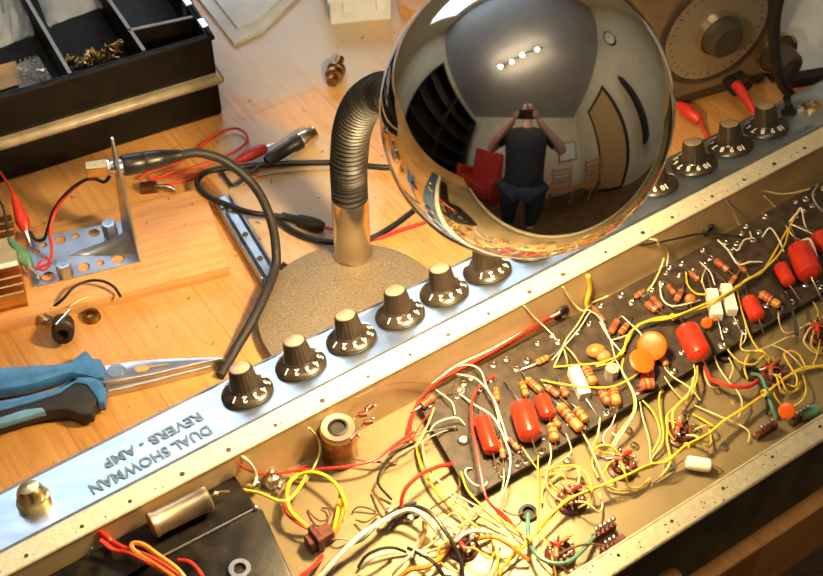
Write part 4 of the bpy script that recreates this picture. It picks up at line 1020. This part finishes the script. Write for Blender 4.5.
for k in range(36):
    t = 2*math.pi*k/36; u_ = d*math.cos(t)+EZ*math.sin(t); c = dc+nn*.0043+u_*dr*.80; L_ = dr*(.08 if k % 3 == 0 else .04)
    g.tube([c, c+u_*L_], .0005, 4)
obj('scale_marks', g, M['dirt'], dl)
obj('dial_ring', G().lathe([(dr*.30,.004),(dr*.40,.004),(dr*.37,.010),(dr*.30,.010)], dc, nn, 36, close=True), M['nickel'], dl)
obj('tuning_knob', G().lathe([(.0001,.004),(dr*.33,.004),(dr*.31,.018),(dr*.26,.020),(.0001,.020)], dc, nn, 14), M['instr'], dl)
kc = face(776,52)
k2 = obj('range_knob', G().lathe([(.0001,0),(.016,0),(.0155,.003),(.012,.004),(.011,.020),(.009,.022),(.0001,.022)], kc, nn, 14), M['instr'], ins)
obj('knob_ring', G().lathe([(.0165,0),(.0185,0),(.0175,.003),(.0165,.003)], kc, nn, 30, close=True), M['nickel'], k2)
for q in ((737,76),(728,80)):
    c = face(*q); obj('binding_post', G().lathe([(.0001,0),(.005,0),(.0045,.006),(.006,.007),(.0055,.014),(.0001,.015)], c, nn, 12), M['matt_black'], ins)
A = face(736,84,.016); obj('banana_plug', G().tube([A, A+nn*.014-EZ*.002, A+nn*.030-EZ*.008], [.0042,.004,.002], 10), W['R'], label='dark red banana plug in the signal generator\'s post', cat='plug')
A, B = P(678,104,.010), P(700,121,.008); dd_ = (B-A); 
bp2 = thing('banana_plug', 'bright red banana plug lying behind the amplifier knobs', 'plug', A.lerp(B,.5)-EZ*.009)
obj('sleeve', G().tube([A, A.lerp(B,.3), A.lerp(B,.85), B], [.003,.0050,.0048,.003], 14), W['R'], bp2)
obj('pin', G().tube([A, A-dd_.normalized()*.01], .0018, 8), M['brass'], bp2)
obj('tail', G().tube(spline([B, P(704,130,.006), P(708,140,.004)],4), .0014, 8), W['R'], bp2)
# white sheet in black frame, black cable
z = 0; a, b = P(786,92,0), P(832,84,0); d = (b-a).normalized(); nn2 = V((d.y,-d.x,0))
if nn2.y > 0: nn2 = -nn2
a = P(786,79,0); 
sb = thing('leaning_screen', 'white leaning screen with black edges right of the signal generator', 'screen', a+d*.08)
a = P(782,82,0); lean = EZ*.13 - nn2*.085; th = nn2.cross(d)*0 + (-nn2*.13 - EZ*.085).normalized()
hh = (nn2*.13 + EZ*.085).normalized()
obj('body', G().box(a-hh*.0+EZ*.004, d*.16, -nn2*.030, lean), M['wht'], sb, bevel=.001)
obj('edge_strip', G().box(a-d*.009, d*.010, -nn2*.036, lean*1.03).box(a-d*.009, d*.010, -nn2*.12, EZ*.004), M['matt_black'], sb, bevel=.001)
obj('foot_strip', G().box(a, d*.16, nn2*.010, EZ*.009).box(a-nn2*.115, d*.16, nn2*.006, EZ*.125), M['matt_black'], sb, bevel=.001)
cable('power_cable', ((783,-20),(776,10),(774,35),(776,60),(781,80),(788,92),(796,99),(806,101),(818,97),(834,90)), .0042, M['matt_black'], 'black power cable hanging in front of the signal generator', 'cable', zs=(.16,.13,.10,.07,.045,.02,.0065,.0045,.0045,.0045), k=10, n=12)
# ------------------------------------------------------------------ front: round tan knob by the chassis
c = P(665,584,.010); obj('wooden_ball', G().ball(c, .011, 24, (1,1,.9)).lathe([(.004,-.010),(.006,-.010),(.006,-.008)], c, EZ, 12), M['edgewood'], label='tan wooden ball against the chassis front wall at the bottom edge', cat='ball')
# ------------------------------------------------------------------ things the chrome ball reflects
M['skin'] = mat('skin', (.62,.34,.24), .5, 0, .06, 30); M['shirt'] = mat('black_shirt', (.025,.024,.026), .8, 0, .2, 40); M['jeans'] = mat('dark_trousers', (.03,.035,.05), .8, 0, .2, 40)
M['hair'] = mat('grey_hair', (.25,.22,.20), .8, 0, .3, 80)
def skin(name, verts, edges, m, parent, label=None, sub=2):
    me = bpy.data.meshes.new(name); me.from_pydata([v[:3] for v in verts], edges, []); o = bpy.data.objects.new(name, me); COL.objects.link(o)
    me.materials.append(m); o.parent = parent; o.location = -wl(parent); WL[o.name] = V((0,0,0))
    md = o.modifiers.new('skin', 'SKIN'); md.use_smooth_shade = True
    for i, v in enumerate(verts):
        s = me.skin_vertices[0].data[i]; r = v[3]; s.radius = r if isinstance(r, tuple) else (r, r); s.use_root = (i == 0)
    ss = o.modifiers.new('sub', 'SUBSURF'); ss.levels = sub; ss.render_levels = sub
    if label: o['label'] = label
    return o
PX, PY = .0, -.24
person = thing('person', 'bald person in black t-shirt holding up a phone, mirrored in the chrome ball', 'person', (PX,PY,ZF))
bv = [(PX,PY,.16,(.11,.09)), (PX,PY,.32,(.12,.09)), (PX,PY+.01,.50,(.17,.11)), (PX,PY+.01,.60,(.10,.08)), (PX,PY+.02,.70,.05), (PX,PY+.03,.765,.054), (PX,PY+.04,.845,(.078,.09)), (PX,PY+.03,.92,(.070,.080))]
be = [(i,i+1) for i in range(7)]
for s in (-1,1):
    b = len(bv); bv += [(PX+s*.18,PY,.585,.055), (PX+s*.33,PY+.04,.38,.048), (PX+s*.24,PY+.12,.48,.040), (PX+s*.120,PY+.185,.59,.030), (PX+s*.090,PY+.205,.635,.032)]; be += [(2,b),(b,b+1),(b+1,b+2),(b+2,b+3),(b+3,b+4)]
    b = len(bv); bv += [(PX+s*.10,PY,.05,.065), (PX+s*.11,PY+.02,-.30,.062), (PX+s*.12,PY,-.66,.042), (PX+s*.12,PY+.10,-.715,.035)]; be += [(0,b),(b,b+1),(b+1,b+2),(b+2,b+3)]
body = skin('body', bv, be, M['skin'], person)
hx, hy, hz = PX, PY+.04, .845
g = G().ball((hx-.03,hy+.088,hz+.012), .011, 10).ball((hx+.03,hy+.088,hz+.012), .011, 10); obj('eyes', g, M['ceram'], person)
g = G().tube([(hx,hy+.09,hz+.015),(hx,hy+.112,hz-.018),(hx,hy+.09,hz-.026)], [.008,.013,.008], 8); obj('nose', g, M['skin'], person)
g = G().tube([(hx-.022,hy+.088,hz-.045),(hx,hy+.094,hz-.047),(hx+.022,hy+.088,hz-.045)], [.003,.006,.003], 8); obj('mouth', g, M['redcap'], person)
for s in (-1,1):
    obj('ear', G().ball((hx+s*.082,hy,hz), .022, 12, (.4,.7,1.2)), M['skin'], person)
    # hand: palm is the end of the arm, four fingers and a thumb around the phone
    w0 = V((PX+s*.090,PY+.205,.635))
    for k in range(4):
        z0_ = .615+.017*k; f = [(w0.x+s*.0,w0.y,z0_), (w0.x-s*.004,w0.y+.024,z0_+.006), (w0.x-s*.022,w0.y+.034,z0_+.008), (w0.x-s*.040+s*.004*abs(k-2),w0.y+.030,z0_+.007)]
        obj('finger', G().tube(spline(f,4), [.0085-.0004*j*.5 for j in range(13)], 8), M['skin'], person)
    f = [(w0.x,w0.y-.005,.63), (w0.x-s*.016,w0.y-.008,.655), (w0.x-s*.034,w0.y+.002,.668)]; obj('thumb', G().tube(spline(f,4), .0095, 8), M['skin'], person)
sh = [(PX,PY,.03,(.18,.13)), (PX,PY,.18,(.18,.13)), (PX,PY,.34,(.175,.13)), (PX,PY+.01,.49,(.19,.13)), (PX,PY+.01,.60,(.11,.09))]; se = [(0,1),(1,2),(2,3),(3,4)]
for s in (-1,1):
    b = len(sh); sh += [(PX+s*.185,PY,.585,.068), (PX+s*.29,PY+.03,.44,.068)]; se += [(3,b),(b,b+1)]
skin('t_shirt', sh, se, M['shirt'], person)
tv = [(PX,PY,.13,(.16,.115))]; te = []
for s in (-1,1):
    b = len(tv); tv += [(PX+s*.10,PY,.04,.108), (PX+s*.11,PY+.02,-.30,.076), (PX+s*.12,PY,-.68,.062)]; te += [(0,b),(b,b+1),(b+1,b+2)]
skin('trousers', tv, te, M['jeans'], person)
# phone directly behind the lens
pc = CAM - cF*.007; 
ph = obj('phone', G().box(pc-cR*.085-cU*.058, cR*.16, cU*.075, -cF*.008), M['black'], label='dark phone held up in both hands in front of the face', cat='phone', bevel=.002)
obj('camera_bump', G().box(pc-cR*.030-cU*.012, cR*.02, cU*.024, cF*.0012), M['matt_black'], ph)
# chairs, sofa, pictures etc. behind the photographer
M['chairw'] = mat('chair_wood', (.45,.20,.07), .5, 0, .15, 30); M['redf'] = mat('red_cloth', (.55,.035,.02), .8, 0, .15, 30); M['dkcab'] = mat('dark_cabinet', (.03,.022,.018), .6, 0, .3, 20)
def chair(x, y, rz, label):
    t = thing('dining_chair', label, 'chair', (x,y,ZF), 'wooden chairs behind the photographer'); mt = Matrix.Rotation(rz,3,'Z')
    def b_(name, lo, hi, mm_='chairw'):
        g = G().bx(lo, hi); g.v = [mt@v+V((x,y,ZF)) for v in g.v]; obj(name, g, M[mm_], t, bevel=.004)
    b_('seat', (-.21,-.21,.43),(.21,.21,.46))
    for sx in (-1,1):
        b_('leg', (sx*.19-.018,.17,0),(sx*.19+.018,.206,.43)); b_('leg', (sx*.19-.018,-.206,0),(sx*.19+.018,-.17,.43)); b_('back_post', (sx*.19-.018,-.206,.46),(sx*.19+.018,-.17,.95))
    for k in range(4): b_('back_slat', (-.172,-.198,.56+.1*k),(.172,-.18,.60+.1*k))
chair(.62,-.95,R_(20),'slatted wooden chair mirrored right of the person'); chair(1.08,-.72,R_(70),'slatted wooden chair nearest the right wall, mirrored in the ball')
so = thing('armchair', 'red armchair mirrored left of the person in the ball', 'armchair', (-.95,-1.0,ZF))
for nm, lo, hi in (('seat',(-1.35,-1.25,ZF+.08),(-.6,-.7,ZF+.45)),('backrest',(-1.35,-1.4,ZF+.08),(-.6,-1.2,ZF+1.25)),('armrest',(-1.45,-1.4,ZF),(-1.35,-.7,ZF+.65)),('armrest',(-.6,-1.4,ZF),(-.5,-.7,ZF+.65))):
    obj(nm, G().bx(lo,hi), M['redf'], so, bevel=.04)
cbn = thing('shelf_cabinet', 'dark shelf cabinet along the left wall, mirrored in the ball', 'cabinet', (-2.0,-.2,ZF))
obj('carcass', G().bx((-2.19,-1.3,ZF),(-2.15,.9,1.3)).bx((-2.15,-1.3,ZF),(-1.75,-1.26,1.3)).bx((-2.15,.86,ZF),(-1.75,.9,1.3)).bx((-2.15,-.22,ZF),(-1.75,-.18,1.3)), M['dkcab'], cbn)
for k in range(6): obj('shelf', G().bx((-2.15,-1.26,ZF+.02+.4*k),(-1.75,.86,ZF+.05+.4*k)), M['dkcab'], cbn)
pic = obj('framed_print', G().bx((.72,YB+.001,.30),(1.28,YB+.03,.86)).mat(1).bx((.77,YB+.03,.35),(1.23,YB+.034,.81)), [M['nickel'], M['white']], label='pale framed print on the back wall, mirrored in the ball', cat='picture')
ck = thing('wall_clock', 'round wall clock high on the right wall, mirrored in the ball', 'clock', (XR-.04,1.15,1.13))
obj('rim', G().lathe([(.001,0),(.17,0),(.17,.04),(.15,.04),(.15,.02),(.001,.02)], (XR,1.15,1.3), (-1,0,0), 36), M['dkcab'], ck)
obj('face', G().lathe([(.001,.02),(.149,.02),(.149,.024),(.001,.024)], (XR,1.15,1.3), (-1,0,0), 36), M['ceram'], ck)
obj('hands', G().bx((XR-.03,1.145,1.3),(XR-.026,1.155,1.41)).bx((XR-.03,1.15,1.295),(XR-.026,1.24,1.305)), M['dkcab'], ck)
dr_ = struct('door_1', G().bx((XR-.03,-.75,ZF),(XR-.002,.05,1.3)), M['dkcab'])
obj('door_panel', G().bx((XR-.04,-.68,ZF+.08),(XR-.03,-.02,1.22)), M['card'], dr_)
ct = thing('hanging_coat', 'dark coat hanging on the right wall, mirrored in the ball', 'coat', (XR-.06,.45,.9))
g = G(); pts = [(XR-.06,.45,.95),(XR-.08,.45,.85),(XR-.09,.45,.4),(XR-.09,.46,-.1)]; g.tube(pts, [.05,.12,.15,.17], 14, flat=.5, up=V((0,1,0))); obj('cloth', g, M['shirt'], ct)
obj('hook', G().tube([(XR,.45,1.0),(XR-.05,.45,.98),(XR-.06,.45,1.02)], .008, 8), M['bsteel'], ct)
# ------------------------------------------------------------------ view
sc.view_settings.view_transform = 'Standard'; sc.view_settings.look = 'None'; sc.view_settings.exposure = 0.0; sc.view_settings.gamma = 1.0; sc.view_settings.use_curve_mapping = False
sc.cycles.use_denoising = True; sc.cycles.sample_clamp_indirect = 6; sc.cycles.max_bounces = 8
